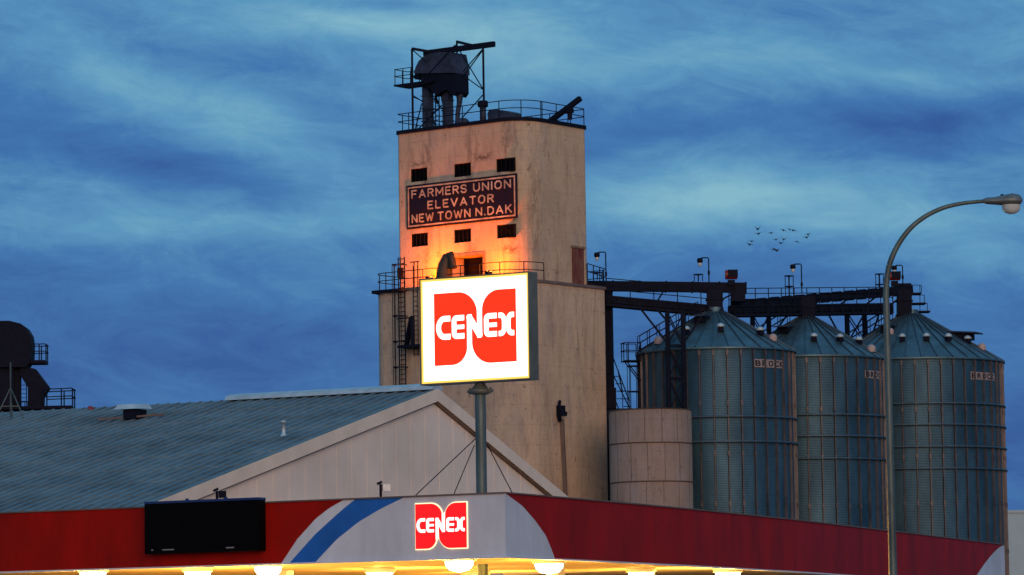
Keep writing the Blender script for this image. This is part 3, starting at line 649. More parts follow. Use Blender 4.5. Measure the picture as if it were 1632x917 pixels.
# ------------------------------------------------------------ steel bins
def bin_(cx, cy, r, zE, zA, nrib, rings, sign_px, label, nseam, vents, domes, hatch_deg, platform=False, rot=0):
    t = thing('grain_bin', label, 'grain bin', (cx, cy, 0), 'steel grain bins'); c = Vector((cx, cy, 0))
    mb = MB(); mb.lathe(c, [(r, 0), (r, zE)], 96); mb.build('wall', 'bin_wall', t)
    mb = MB()
    for k in range(nrib):
        a = 2*math.pi*(k+.5)/nrib+rot; d = Vector((math.cos(a), math.sin(a), 0)); td = Vector((-d.y, d.x, 0)); q = c+d*(r-.01)
        mb.hexa([q-td*.06, q-td*.03+d*.14, q+td*.03+d*.14, q+td*.06]+[v+Vector((0, 0, zE-.03)) for v in (q-td*.06, q-td*.03+d*.14, q+td*.03+d*.14, q+td*.06)])
        z = zE-.5
        while z > 0: mb.box(q-td*.075+d*.13+Vector((0, 0, z)), td*.15, d*.03, (0, 0, .28)); z -= 3.1
    mb.build('stiffener_ribs', 'bin_rib', t)
    for y in rings:
        z = atY(CX+(cx/cy)*F0, y, cy-r).z; mb = MB(); mb.lathe(c+Vector((0, 0, z)), [(r+.11, -.06), (r+.2, -.06), (r+.2, .06), (r+.11, .06), (r+.11, -.06)], 72); mb.build('wind_ring', 'bin_seam', t)
    mb = MB(); ro = r+.22; rt = .55
    mb.lathe(c, [(r, zE-.02), (ro, zE-.10), (ro, zE), (rt, zA-.25), (rt, zA+.05), (0, zA+.12)], 96, False); rf = mb.build('roof', 'bin_roof', t)
    mb = MB(); sl_ = (zA-.25-zE)/(ro-rt)
    for k in range(nseam):
        a = 2*math.pi*k/nseam+rot; d = Vector((math.cos(a), math.sin(a), 0)); mb.bar(c+d*ro+Vector((0, 0, zE+.02)), c+d*(rt+.1)+Vector((0, 0, zA-.25+.02)), .05, .09)
    mb.build('seam_ribs', 'bin_seam', rf)
    def cone(deg, fr):    # deg: 0 towards the camera, positive to the right
        a = RAD(deg-90); rr = ro*(1-fr)+rt*fr; d = Vector((math.cos(a), math.sin(a), 0)); return c+d*rr+Vector((0, 0, zE+(ro-rr)*sl_)), d, a
    for deg, fr in vents:
        p, d, a = cone(deg, fr); mb = MB(); mb.cbox(p+Vector((0, 0, .16)), .34, .34, .3, a); v = mb.build('roof_vent', 'steel_dark', rf)
        mb = MB(); mb.lathe(p+Vector((0, 0, .30)), [(0, .0), (.26, 0), (.24, .12), (.12, .22), (0, .25)], 12); mb.build('vent_cap', 'ridge_cap', v)
    for deg, fr, rr in domes:
        rr *= .68; p, d, a = cone(deg, fr); mb = MB(); mb.lathe(p+Vector((0, 0, .05)), [(rr*.9, -.1), (rr, .12)]+[(rr*math.cos(RAD(q)), .12+rr*.95*math.sin(RAD(q))) for q in range(10, 91, 16)]+[(0, .12+rr*.95)], 18); mb.build('dome_vent', 'vent_white', rf)
    for deg, fr, w in hatch_deg:
        p, d, a = cone(deg, fr); td = Vector((-d.y, d.x, 0)); mb = MB(); up_ = Vector((-d.x*sl_*0, 0, 1))
        mb.cbox(p+Vector((0, 0, .12)), w*.8, w*.8, .4, a); v = mb.build('roof_hatch', 'steel_dark', rf)
        mb = MB(); q = p+Vector((0, 0, .36)); mb.box(q-td*w*.55-d*w*.55+Vector((0, 0, .1)), td*w*1.1, d*w*1.3+Vector((0, 0, -.15)), (0, 0, .09)); mb.build('lid', 'steel_grey', v)
    # lettered plate
    s_ = (sign_px-(CX+(cx/cy)*F0))/(r/cy*F0); th = math.asin(max(-.95, min(.95, s_))); z = atY(sign_px, sign_py[label], cy-r*math.cos(th)).z
    pl = MB(); w2 = 1.28/r
    def cyl(x, y, d): a = -math.pi/2+th+x/r; return Vector((cx+(r+.02+d)*math.cos(a), cy+(r+.02+d)*math.sin(a), z+y))
    xs_ = np.linspace(-1.3, 1.3, 15)
    for x0, x1 in zip(xs_[:-1], xs_[1:]): pl.hexa([cyl(x0, -.25, 0), cyl(x1, -.25, 0), cyl(x1, -.25, .02), cyl(x0, -.25, .02), cyl(x0, .25, 0), cyl(x1, .25, 0), cyl(x1, .25, .02), cyl(x0, .25, .02)])
    plo = pl.build('name_plate', 'plate', t)
    tx = MB(); bay = 2*math.pi*r/nrib; 
    for i, ch in enumerate('BROCK'): put_text(tx, ch, -1.22+i*.51, -1.22+i*.51+.40, -.18, .18, lambda x, y, d: cyl(x, y, d+.022), .03, .012)
    tx.build('plate_lettering', 'black_letter', plo)
    # roof ladder with rails on the far left slope
    mb = MB()
    a0, d0, _ = cone(-78, .02); a1, d1, _ = cone(-78, .86); td = Vector((-d0.y, d0.x, 0))
    for k in (-.3, .3):
        mb.bar(a0+td*k+Vector((0, 0, .1)), a1+td*k+Vector((0, 0, .1)), .06)
        for h_ in (.55, 1.0): mb.bar(a0+td*k+Vector((0, 0, h_)), a1+td*k+Vector((0, 0, h_)), .045)
        for j in range(7): q = a0.lerp(a1, j/6)+td*k; mb.bar(q, q+Vector((0, 0, 1.0)), .045)
    for j in range(16): q = a0.lerp(a1, j/15); mb.bar(q-td*.3+Vector((0, 0, .12)), q+td*.3+Vector((0, 0, .12)), .04)
    mb.build('roof_stair', 'steel_dark', rf)
    if platform:
        d = Vector((math.cos(RAD(-168)), math.sin(RAD(-168)), 0)); td = Vector((-d.y, d.x, 0)); q = c+d*(r+.15)+Vector((0, 0, zE-.55)); mb = MB()
        mb.box(q-td*.6, td*1.2, d*1.0, (0, 0, .07)); railing(mb, [q-td*.6+Vector((0, 0, .07)), q-td*.6+d+Vector((0, 0, .07)), q+td*.6+d+Vector((0, 0, .07)), q+td*.6+Vector((0, 0, .07))], 1.1, .6, .025)
        mb.bar(q+d*.9, q-Vector((0, 0, 1.2)), .06); mb.bar(q+d*.9+td*.5, q+td*.5-Vector((0, 0, 1.2)), .06); mb.build('eave_platform', 'steel_dark', t)
        mb = MB(); ladder(mb, Vector((q.x, q.y, 0)), q+Vector((0, 0, 1)), td, d, .4, .02); mb.build('wall_ladder', 'steel_dark', t)
    return t
L1 = 'ribbed steel bin with cone roof nearest the short concrete silo'
L2 = 'middle of the three ribbed steel bins, partly behind its left neighbour'
L3 = 'widest ribbed steel bin, the one right of the curved street lamp pole'
sign_py = {L1: 580, L2: 598, L3: 600}
B1 = (12.75, 236.0, 4.85); B2 = (19.15, 244.5, 4.95); B3 = (26.95, 254.0, 6.05)
bin_(*B1, 20.62, 23.45, 36, (664, 704), 1221, L1, 30, ((3, .42), (-36, .38), (50, .35)), ((-62, .2, .42), (58, .22, .40)), ((-30, .72, .95),), True)
bin_(*B2, 20.72, 23.75, 36, (661, 695, 731), 1389, L2, 30, ((3, .35), (32, .34), (58, .30)), ((62, .14, .42),), ((-40, .62, .9),))
bin_(*B3, 21.12, 24.75, 44, (643, 677, 712, 747), 1555, L3, 36, ((-14, .36), (8, .36), (30, .36), (55, .34)), ((64, .22, .42), (-32, .55, .36)), ((66, .45, 1.5), (-40, .62, .9)))

# ------------------------------------------------------------ conveyors and catwalks
def PY(x, y, Y): return atY(x, y, Y)
def spout_col(t, x, y0, y1, Y, w):
    a, b = PY(x, y0, Y), PY(x, y1, Y); mb = MB(); mb.bar(a, b, w, w, up=(0, 1, 0))
    for k in (.3, .7): q = a.lerp(b, k); mb.bar(q, q+(b-a).normalized()*.1, w+.14, w+.14, up=(0, 1, 0))
    mb.bar(b+Vector((0, 0, .25)), b+Vector((0, 0, -.6)), w*1.45, w*1.45, up=(0, 1, 0)); return mb.build('spout_column', 'steel_dark', t)
def conveyor(name, label, top, bot, troughs, walk, rails, motor, cols):
    a, b = troughs
    t = thing(name, label, 'conveyor', ((a[0].x+b[0].x)/2, (a[0].y+b[0].y)/2, min(a[0].z, b[0].z)), 'conveyors feeding the steel bins')
    mb = MB(); A_, B_ = a[0], b[0]; mb.bar(A_, B_, .6, a[1]); n = int((B_-A_).length/1.5)
    for k in range(n+1): q = A_.lerp(B_, k/n); mb.bar(q-(B_-A_).normalized()*.03, q+(B_-A_).normalized()*.03, .7, a[1]+.1)
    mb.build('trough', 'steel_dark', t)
    w0, w1, th = walk; off = Vector((0, -.9, 0)); mb = MB(); dd_ = (w1-w0); mb.box(w0+off-Vector((0, .45, th)), dd_, (0, 1.1, 0), (0, 0, .12))
    for y in (-.45, .55):
        p0, p1 = w0+off+Vector((0, y, 0)), w1+off+Vector((0, y, 0))
        mb.bar(p0-Vector((0, 0, .05)), p1-Vector((0, 0, .05)), .09, .10); mb.bar(p0-Vector((0, 0, th)), p1-Vector((0, 0, th)), .09, .10)
        n = int(dd_.length/.62)
        for k in range(n+1):
            q = p0.lerp(p1, k/n); mb.bar(q, q-Vector((0, 0, th)), .06)
        for k in range(n): q = p0.lerp(p1, k/n); r_ = p0.lerp(p1, (k+1)/n); mb.bar(q-Vector((0, 0, th if k % 2 else 0)), r_-Vector((0, 0, 0 if k % 2 else th)), .05)
    mb.box(w0+off+Vector((0, -.4, -th*.72)), dd_, (0, .9, 0), (0, 0, th*.5))
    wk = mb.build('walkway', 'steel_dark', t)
    mb = MB(); railing(mb, [w0+off+Vector((0, -.45, 0)), w1+off+Vector((0, -.45, 0))], 1.07, 1.5, .026, (.35, .68)); mb.build('handrail', 'steel_dark', wk)
    n = int(dd_.length/3)
    for k in range(n+1):
        mb = MB(); q = w0.lerp(w1, k/n); r_ = A_.lerp(B_, k/n); mb.bar(q, Vector((r_.x, r_.y, r_.z)), .09); mb.bar(q+off, Vector((r_.x, r_.y, r_.z)), .06)
        mb.build('hanger', 'steel_dark', t)
    for c_ in cols: spout_col(t, *c_)
    mx, my, mY = motor; q = PY(mx, my, mY)
    mb = MB(); mb.tube([q+Vector((-.38, -.2, .1)), q+Vector((.38, -.2, .1))], [.3, .3], 14); mo = mb.build('motor', 'red_motor', t)
    mb = MB(); mb.cbox(q+Vector((.1, -.2, .16)), .62, .66, .46); mb.cbox(q+Vector((0, -.2, -.42)), .45, .4, .35); mb.build('guard', 'steel_dark', mo)
    return t
A1, Bq1 = PY(934, 456, 236.5), PY(1188, 459, 237.5)
c1 = conveyor('drag_conveyor', 'dark enclosed conveyor and catwalk from the tower to the first bin', 0, 0, ((A1, .62), (Bq1, .62)), (PY(966, 474, 236.6), PY(1128, 489, 237.2), .62), 0, (1165, 441, 237.3), ((1139, 463, 509, 236.05, .98),))
mb = MB(); q = PY(1176, 470, 237.5); mb.cbox(q, .9, .8, .9); mb.build('discharge_box', 'steel_dark', c1)
A2, Bq2 = PY(1172, 487, 238.5), PY(1448, 463, 255.0)
c2 = conveyor('drag_conveyor', 'dark enclosed conveyor and catwalk rising across the middle and right bins', 0, 0, ((A2, .58), (Bq2, .72)), (PY(1160, 490, 238.6), PY(1420, 486, 254.0), .66), 0, (1425, 443, 254.5), ((1287, 474, 523, 244.35, .95), (1441, 462, 519, 253.85, .95)))
for o in (c2,): o.name = 'drag_conveyor.001'
mb = MB(); q = PY(1440, 462, 255); mb.cbox(q, 1.0, .9, .8); mb.build('head_box', 'steel_dark', c2)
mb = MB(); q = PY(1450, 508, 254.8)
for y, w in ((470, 0), (486, 1), (499, 2)): p = PY(1451, y, 254.8); mb.box(p-Vector((.3, .5, 0)), (1.0+.3*w, 0, 0), (0, 1, 0), (0, 0, .1)); railing(mb, [p+Vector((.0, -.5, .1)), p+Vector((.7+.2*w, -.5, .1))], .5, .6, .02, ())
mb.build('head_platform', 'steel_dark', c2)
for x, y, Y in ((1258, 440, 244), (1402, 437, 252), (1113, 439, 236.9), (952, 436, 236)):
    mb = MB(); q = PY(x, y+(34 if x > 1200 else 10), Y); hgt = (34 if x > 1200 else 11)*Y/F0
    for dx, dy in ((-.26, -.2), (.26, -.2), (0, .25), (0, -.3)): mb.bar(q+Vector((dx, dy, 0)), q+Vector((dx, dy, hgt)), .045)
    for k in ((1.0, .5) if x > 1200 else (1.0,)):
        z = Vector((0, 0, hgt*k)); ps = [q+z+Vector(v) for v in ((-.28, -.2, 0), (0, -.32, 0), (.28, -.2, 0), (.0, .27, 0))]
        for a, b in zip(ps, ps[1:]+ps[:1]): mb.bar(a, b, .06)
    mb.build('ladder_cage', 'steel_dark', c2 if x > 1200 else c1)
mb = MB(); a, b = PY(936, 452, 235.3), PY(966, 459, 235.6); railing(mb, [a+Vector((0, -.6, .1)), b+Vector((0, -.6, -.0))], 1.1, .42, .026); mb.box(a+Vector((0, -.7, -.3)), b-a, (0, .9, 0), (0, 0, .3)); mb.build('tower_landing', 'steel_dark', c1)
# support towers
def support(label, xl, xr, ytop, ybot, Y, ground=True, arms=()):
    a, b = PY(xl, ytop, Y), PY(xr, ytop, Y); z1 = a.z; zl = PY(xl, ybot, Y).z
    t = thing('support_tower', label, 'support tower', ((a.x+b.x)/2, Y, 0), 'lattice towers under the conveyors'); w = .2; dp = 1.3
    for x in (a.x, b.x):
        for y in (0, dp): mb = MB(); mb.bar((x, Y+y, 0), (x, Y+y, z1), w); mb.build('leg', 'steel_dark', t)
    mb = MB(); step = 2.0; z = z1-.1; k = 0
    while z > 2.5:
        for y in (0, dp):
            mb.bar((a.x, Y+y, z), (b.x, Y+y, z-step), .075); mb.bar((b.x, Y+y, z), (a.x, Y+y, z-step), .075); mb.bar((a.x, Y+y, z-step), (b.x, Y+y, z-step), .09)
        for x in (a.x, b.x): mb.bar((x, Y, z), (x, Y+dp, z-step), .06)
        z -= step
    mb.build('bracing', 'steel_dark', t)
    if arms:
        mb = MB()
        for (x0, y0, x1, y1) in arms: mb.bar(PY(x0, y0, Y), PY(x1, y1, Y), .12)
        mb.build('knee_brace', 'steel_dark', t)
    return t
support('lattice support tower in front of the left steel bin', 1064, 1089, 496, 655, 230.2, arms=((1020, 491, 1062, 545), (1045, 491, 1066, 515), (1118, 505, 1089, 548)))
support('lattice support tower rising between the left and middle bins', 1200, 1226, 500, 540, 247.5, arms=((1170, 500, 1178, 528), (1256, 500, 1228, 540)))
support('lattice support tower rising between the middle and right bins', 1351, 1379, 497, 540, 256.8-.2, arms=((1318, 497, 1336, 530), (1402, 497, 1390, 535)))
# catwalk lamps
protoL = None
for i, (x, y, yb, Y, lab) in enumerate(((966, 402, 452, 236.0, 'small hooked catwalk lamp beside the tower\'s right wall'), (1130, 411, 450, 236.9, 'small hooked catwalk lamp just left of the first motor'),
                                   (1278, 421, 468, 243.5, 'small hooked catwalk lamp above the middle bin'), (1439, 423, 456, 254.2, 'small hooked catwalk lamp beside the curved street lamp pole'))):
    p = PY(x, yb, Y); hgt = PY(x, y, Y).z-p.z
    t = thing('catwalk_lamp', lab, 'lamp', p, 'hooked lamps along the conveyors')
    mb = MB(); mb.tube([p, p+Vector((0, 0, hgt-.06)), p+Vector((-.06, 0, hgt)), p+Vector((-.42, 0, hgt)), p+Vector((-.52, 0, hgt-.08))], .04, 7); mb.cbox(p+Vector((0, 0, .6)), .14, .14, .25); mb.build('post', 'steel_dark', t)
    q = p+Vector((-.55, 0, hgt-.12)); mb = MB(); mb.lathe(q, [(0, .12), (.17, .08), (.19, -.12), (.14, -.2), (.10, -.2)], 12); hd = mb.build('lamp_head', 'steel_dark', t)
    mb = MB(); mb.lathe(q, [(.11, -.18), (.12, -.3), (.07, -.42), (0, -.44)], 12); mb.build('lens', 'lamp_glass', hd)

# ------------------------------------------------------------ far elevator head at the left
YL = 262
el_ = thing('distant_elevator_leg', 'dark domed elevator head with spout and platforms behind the shed roof, at the left edge', 'bucket elevator', (PY(10, 650, YL).x, YL, 0))
def hl(x, y): return PY(x/5.394, 500+y/5.394, YL)
mb = MB(); mb.ext([p-Vector((0, 1.0, 0)) for p in (hl(-150, 75), hl(95, 72), hl(190, 95), hl(240, 130), hl(275, 190), hl(285, 250), hl(285, 330), hl(282, 400), hl(240, 470), hl(200, 470), hl(-150, 470))], (0, 2.0, 0)); mb.build('head_housing', 'steel_dark', el_)
mb = MB(); mb.bar(hl(40, 440), (hl(40, 440).x, YL, 0), 1.6*.9, 1.2, up=(0, 1, 0)); mb.bar(hl(150, 440), hl(150, 880), .5, .5, up=(0, 1, 0)); mb.bar((hl(150, 880).x, YL, 0), hl(150, 870), .5, .5, up=(0, 1, 0)); mb.build('trunk', 'steel_dark', el_)
mb = MB(); mb.ext([p-Vector((0, .7, 0)) for p in (hl(190, 460), hl(310, 480), hl(430, 640), hl(380, 720), hl(375, 850), hl(250, 850), hl(250, 640), hl(180, 530))], (0, 1.2, 0)); mb.build('spout', 'steel_dark', el_)
mb = MB(); a, b = hl(240, 410), hl(402, 405); b.z = a.z; mb.box(a-Vector((0, .9, .22)), b-a, (0, 1.8, 0), (0, 0, .22)); railing(mb, [a+Vector((0, -.9, 0)), b+Vector((0, -.9, 0)), b+Vector((0, .9, 0)), a+Vector((0, .9, 0))], 1.12, .9, .032); mb.build('head_platform', 'steel_dark', el_)
mb = MB(); a, b = hl(-100, 810), hl(632, 805); b.z = a.z; mb.box(a-Vector((0, 1.2, .2)), b-a, (0, 2.4, 0), (0, 0, .2)); railing(mb, [hl(385, 810)+Vector((0, -1.2, 0)), b+Vector((0, -1.2, 0)), b+Vector((0, 1.2, 0)), hl(385, 810)+Vector((0, 1.2, 0))], 1.2, 1.3, .035)
mb.bar((b.x-.1, YL-1, 0), (b.x-.1, YL-1, b.z), .2); mb.bar((b.x-.1, YL+1, 0), (b.x-.1, YL+1, b.z), .2); mb.build('service_platform', 'steel_dark', el_)
mb = MB(); ladder(mb, hl(215, 830)-Vector((0, .8, 3)), hl(215, 600)-Vector((0, .8, 0)), (1, 0, 0), (0, -1, 0), .4, .025, True, .3, 0.3); mb.build('ladder', 'steel_dark', el_)

# ------------------------------------------------------------ gable building
GA = RAD(28); gx = Vector((math.sin(GA), math.cos(GA), 0)); rx = Vector((-math.cos(GA), math.sin(GA), 0))   # gx along the gable, rx along the ridge
AP = atY(690, 621, 120)
def GP(x, y): p = onpl(x, y, AP, rx); return (p-AP).dot(gx), p.z-AP.z
gl_, gz = GP(232, 805); gr, gz2 = GP(900, 795); print('GABLE', gl_, gz, gr, gz2)
slope = (gz/gl_); HW = 16.5; zE_ = AP.z-slope*HW if slope > 0 else AP.z+slope*(-HW)
slope = abs(slope); zE_ = AP.z-slope*HW; slr = abs(gz2/gr)
LB = 46
gb = thing('metal_shed', 'long pale metal building with low gable and blue-grey ribbed roof', 'building', (AP.x, AP.y, 0))
def G(u, v, z): return Vector((AP.x, AP.y, 0))+gx*u+rx*v+Vector((0, 0, z))    # u along gable, v along ridge
mb = MB(); mb.ext([G(-HW, 0, 0), G(HW, 0, 0), G(HW, 0, AP.z-slr*HW-.2), G(0, 0, AP.z-.2), G(-HW, 0, zE_-.2)], rx*LB); mb.build('wall', 'wall_sheet', gb)
mb = MB()
u = -HW+.3
while u < HW:
    zt_ = AP.z-.25-(slope if u < 0 else slr)*abs(u); mb.box(G(u, 0, 0), gx*.03, -rx*.008, (0, 0, zt_)); u += .92
mb.build('wall_ribs', 'wall_sheet', gb)
mb = MB(); ov = .16
for sg, sl__ in ((-1, slope), (1, slr)):
    e = G(sg*(HW+.5), -ov, AP.z-sl__*(HW+.5)); a = G(0, -ov, AP.z)
    mb.hexa([a-Vector((0, 0, .1)), e-Vector((0, 0, .1)), e-Vector((0, 0, .1))+rx*(LB+ov), a-Vector((0, 0, .1))+rx*(LB+ov), a, e, e+rx*(LB+ov), a+rx*(LB+ov)])
rf = mb.build('roof', 'roof_sheet', gb)
mb = MB(); v = -.1
while v < LB:
    for sg, sl__ in ((-1, slope), (1, slr)):
        mb.bar(G(sg*.1, v, AP.z-sl__*.1+.02), G(sg*(HW+.5), v, AP.z-sl__*(HW+.5)+.02), .05, .055)
    v += .42
mb.build('roof_ribs', 'roof_rib', rf)
mb = MB()
for k in range(1, 9):
    u = -k*1.9; mb.bar(G(u, -.1, AP.z-slope*abs(u)+.012), G(u, LB, AP.z-slope*abs(u)+.012), .03, .03)
mb.build('lap_seams', 'roof_rib', rf)
mb = MB(); mb.ext([G(-.35, -ov, AP.z-.02), G(-.3, -ov, AP.z+.10), G(0, -ov, AP.z+.2), G(.3, -ov, AP.z+.1), G(.35, -ov, AP.z-.02)], rx*(7.8)); mb.build('ridge_vent', 'ridge_cap', rf)
mb = MB()
for sg, sl__ in ((-1, slope), (1, slr)):
    a = G(0, -ov-.03, AP.z-.04); e = G(sg*(HW+.5), -ov-.03, AP.z-.04-sl__*(HW+.5)); mb.hexa([a-Vector((0, 0, .34)), e-Vector((0, 0, .34)), e-Vector((0, 0, .34))+rx*.03, a-Vector((0, 0, .34))+rx*.03, a+Vector((0, 0, .06)), e+Vector((0, 0, .06)), e+rx*.03+Vector((0, 0, .06)), a+rx*.03+Vector((0, 0, .06))])
mb.build('rake_trim', 'trim_cream', gb)
mb = MB()
for sg, sl__ in ((-1, slope), (1, slr)):
    a = G(0, -.05, AP.z-.42); e = G(sg*HW, -.05, AP.z-.42-sl__*HW); mb.bar(a, e, .03, .05)
mb.build('trim_line', 'trim_dark', gb)
def onroof(x, y):
    n = gx.cross(Vector((0, 0, 1))); dvec = (-gx-Vector((0, 0, slope))); nn = dvec.cross(rx); return onpl(x, y, AP, nn)
p = onroof(215, 668)
mb = MB(); mb.cbox(p+Vector((0, 0, .15)), .45, .7, .3, -GA); rv = mb.build('roof_vent', 'steel_dark', rf)
mb = MB(); mb.hexa([p+rx*.5-gx*.5+Vector((0, 0, .30)), p-rx*.35-gx*.5+Vector((0, 0, .30)), p-rx*.35+gx*.5+Vector((0, 0, .34)), p+rx*.5+gx*.5+Vector((0, 0, .34)), p+rx*.38-gx*.4+Vector((0, 0, .46)), p-rx*.25-gx*.4+Vector((0, 0, .46)), p-rx*.25+gx*.4+Vector((0, 0, .5)), p+rx*.38+gx*.4+Vector((0, 0, .5))]); mb.build('vent_cap', 'ridge_cap', rv)
mb = MB(); q = p-Vector((0, 0, .0)); mb.bar(q+rx*1.1-gx*.5+Vector((0, 0, .0)), q-rx*1.1+Vector((0, 0, .1)), .08, .06); mb.build('flashing', 'trim_dark', rv)
p = onroof(452, 694); mb = MB(); mb.lathe(p, [(.14, -.05), (.06, .06), (.06, .38), (.09, .38), (.09, .44), (0, .46)], 10); mb.build('vent_pipe', 'ridge_cap', rf)
p = onroof(144, 653); mb = MB(); mb.lathe(p, [(.11, -.05), (.11, .06), (.07, .11), (0, .12)], 10); mb.build('red_cap', 'red_motor', rf)
p = onroof(17, 668); mb = MB(); q = p+Vector((0, 0, 1.05))
for dx, dy in ((-.5, -.25), (.5, -.25), (0, .45)): mb.bar(p+Vector((dx, dy, -.05)), q, .03)
mb.bar(p, q+Vector((0, 0, .85)), .035); mb.bar(p+Vector((-.3, -.15, .42)), p+Vector((.3, -.15, .42)), .02); mb.build('antenna_tripod', 'steel_pole', rf)

# ------------------------------------------------------------ pale building at the right edge
p = atY(1540, 818, 330); q = Vector((p.x, 330, 0)); p.z = atY(1602, 818, 330).z
ps = thing('pale_storage_building', 'pale plain flat-topped building at the right edge beyond the bins', 'building', q)
mb = MB(); mb.box(q, (30, 0, 0), (0, 16, 0), (0, 0, p.z)); mb.build('wall', 'pale_shed', ps)
mb = MB(); mb.box(q+Vector((-.1, -.12, p.z)), (30.2, 0, 0), (0, 16.2, 0), (0, 0, .25)); mb.build('parapet', 'pale_shed', ps)

# ------------------------------------------------------------ gas station canopy
ZT, ZB_ = 5.11, 3.81
A = Vector((-.21, 78, 0)); cl = Vector((-math.cos(RAD(30)), math.sin(RAD(30)), 0)); cn = Vector((math.sin(RAD(30)), math.cos(RAD(30)), 0))
LW = 22.0; PR = [A]+[Vector((x, y, 0)) for x, y in ((1.63, 82.23), (4.18, 88.43), (7.16, 96.35), (11.35, 108.6), (15.76, 121.7))]
# smooth the right-hand line a little
def along(pts, d):
    for a, b in zip(pts[:-1], pts[1:]):
        l = (b-a).length
        if d <= l: return a.lerp(b, d/l)
        d -= l
    return pts[-1]
LR = sum((b-a).length for a, b in zip(PR[:-1], PR[1:]))
def FP(d): return A-cl*0+(cl*(-d) if d < 0 else Vector((0, 0, 0))) if d < 0 else along(PR, d)      # d<0: left face
def fpx(x, y):      # pixel -> (d, z) on the fascia surface
    if x <= 805: p = onpl(x, y, A, cn); return (-(p-A).dot(cl), p.z)
    acc = 0
    for a, b in zip(PR[:-1], PR[1:]):
        dr_ = (b-a).normalized(); n = Vector((dr_.y, -dr_.x, 0)); p = onpl(x, y, a, n); u = (p-a).dot(dr_); l = (b-a).length
        if u <= l+.001 or b is PR[-1]: return (acc+u, p.z)
        acc += l
gc = thing('gas_canopy', 'long gas station canopy with red fascia, white arched corner and blue stripe', 'canopy', (A.x, A.y, 0))
rows = 26; ZS = [ZB_+(ZT-ZB_)*k/rows for k in range(rows+1)]
def bound(pts):
    q = sorted([(fpx(x, y)[1], fpx(x, y)[0]) for x, y in pts]); zz = [a[0] for a in q]; dd = [a[1] for a in q]
    # straight extrapolation at both ends
    def f(z):
        if z < zz[0]: k = (dd[1]-dd[0])/(zz[1]-zz[0]); return dd[0]+k*(z-zz[0])
        if z > zz[-1]: k = (dd[-1]-dd[-2])/(zz[-1]-zz[-2]); return dd[-1]+k*(z-zz[-1])
        return float(np.interp(z, zz, dd))
    return f
b0 = bound([(450, 895.6), (473.8, 859.6), (503, 827), (524, 810.5), (547.6, 797)])
b1 = bound([(463.5, 895), (503, 851), (537, 820), (551, 808), (564.7, 797)])
b2 = bound([(504.7, 894), (537, 859.6), (571.6, 832), (606, 811.5), (645, 792.5)])
b3 = bound([(807, 787.5), (832.4, 806.4), (853, 830), (870, 854), (878.7, 875), (884, 889.5)])
dE = LR-.02
b4 = lambda z: dE-.1-5.2*(1-((z-ZB_)/(ZT-ZB_)))**.75*1.0
def panel(name, material, f0, f1, breaks=()):
    mb = MB()
    for z0, z1 in zip(ZS[:-1], ZS[1:]):
        l0, l1, r0, r1 = f0(z0), f0(z1), f1(z0), f1(z1)
        bs = [b for b in breaks if max(l0, l1)+.001 < b < min(r0, r1)-.001]
        lo_, hi_ = [l0]+bs+[r0], [l1]+bs+[r1]
        for k in range(len(lo_)-1):
            P = lambda d, z: FP(d)+Vector((0, 0, z))
            mb.add([P(lo_[k], z0), P(lo_[k+1], z0), P(hi_[k+1], z1), P(hi_[k], z1)], [(0, 1, 2, 3)])
    return mb.build(name, material, gc)
BR = [0.0]; acc = 0
for a, b in zip(PR[:-1], PR[1:]): acc += (b-a).length; BR.append(acc)
panel('fascia', 'red_paint', lambda z: -LW, b0, BR)
panel('white_stripe', 'white_paint', b0, b1, BR)
panel('blue_stripe', 'blue_paint', b1, b2, BR)
panel('white_arch', 'white_paint', b2, b3, BR)
panel('fascia', 'red_paint', b3, b4, BR)
panel('white_arch', 'white_paint', b4, lambda z: dE, BR)
# deck, inner face and soffit of an L-shaped canopy
DL, DR_ = 15.5, 8.0
ndr = [Vector((-(b-a).normalized().y, (b-a).normalized().x, 0)) for a, b in zip(PR[:-1], PR[1:])]
Bl = A+cl*LW; Cl = Bl+cn*DL
inner = [PR[i]+ndr[min(i, len(ndr)-1)]*DR_ for i in range(len(PR))]
# join: left wing back line meets the right wing inner line
joint = A+cn*DL+cl*(DR_*.55)
outline = [Bl]+[PR[i]+ndr[max(0, min(i, len(ndr)-1))]*.10 for i in range(len(PR))]+[inner[-1]]+[inner[4]]+[inner[3]]+[joint, Cl]
def shrink(poly, e):
    c = sum(poly, Vector())/len(poly); return [p for p in poly]
mb = MB(); mb.prism([p+Vector((0, 0, 0)) for p in grow(outline, Vector((0, 95, 0)), -.06)], ZT-.28, ZT-.12); mb.build('roof_deck', 'deck', gc)
mb = MB(); mb.prism(grow(outline, Vector((0, 95, 0)), -.06), ZB_+.06, ZB_+.12); sf = mb.build('soffit', 'soffit', gc)
mb = MB()
for k in range(1, 26): mb.box(A+cn*(k*.6)+Vector((0, 0, ZB_+.045))+cl*(.3+k*.12)-cn*.01, cl*(LW-.5-k*.12), cn*.03, (0, 0, .02))
mb.build('soffit_seams', 'soffit_seam', sf)
mb = MB()
for k in (2, 3, 4):
    a, b = Cl, Cl
o2 = grow(outline, Vector((0, 95, 0)), -.06)
for a, b in zip(o2[6:], o2[7:]+o2[:1]): mb.add([a+Vector((0, 0, ZB_+.13)), b+Vector((0, 0, ZB_+.13)), b+Vector((0, 0, ZT)), a+Vector((0, 0, ZT))], [(0, 1, 2, 3)])
mb.build('rear_fascia', 'red_paint', gc)
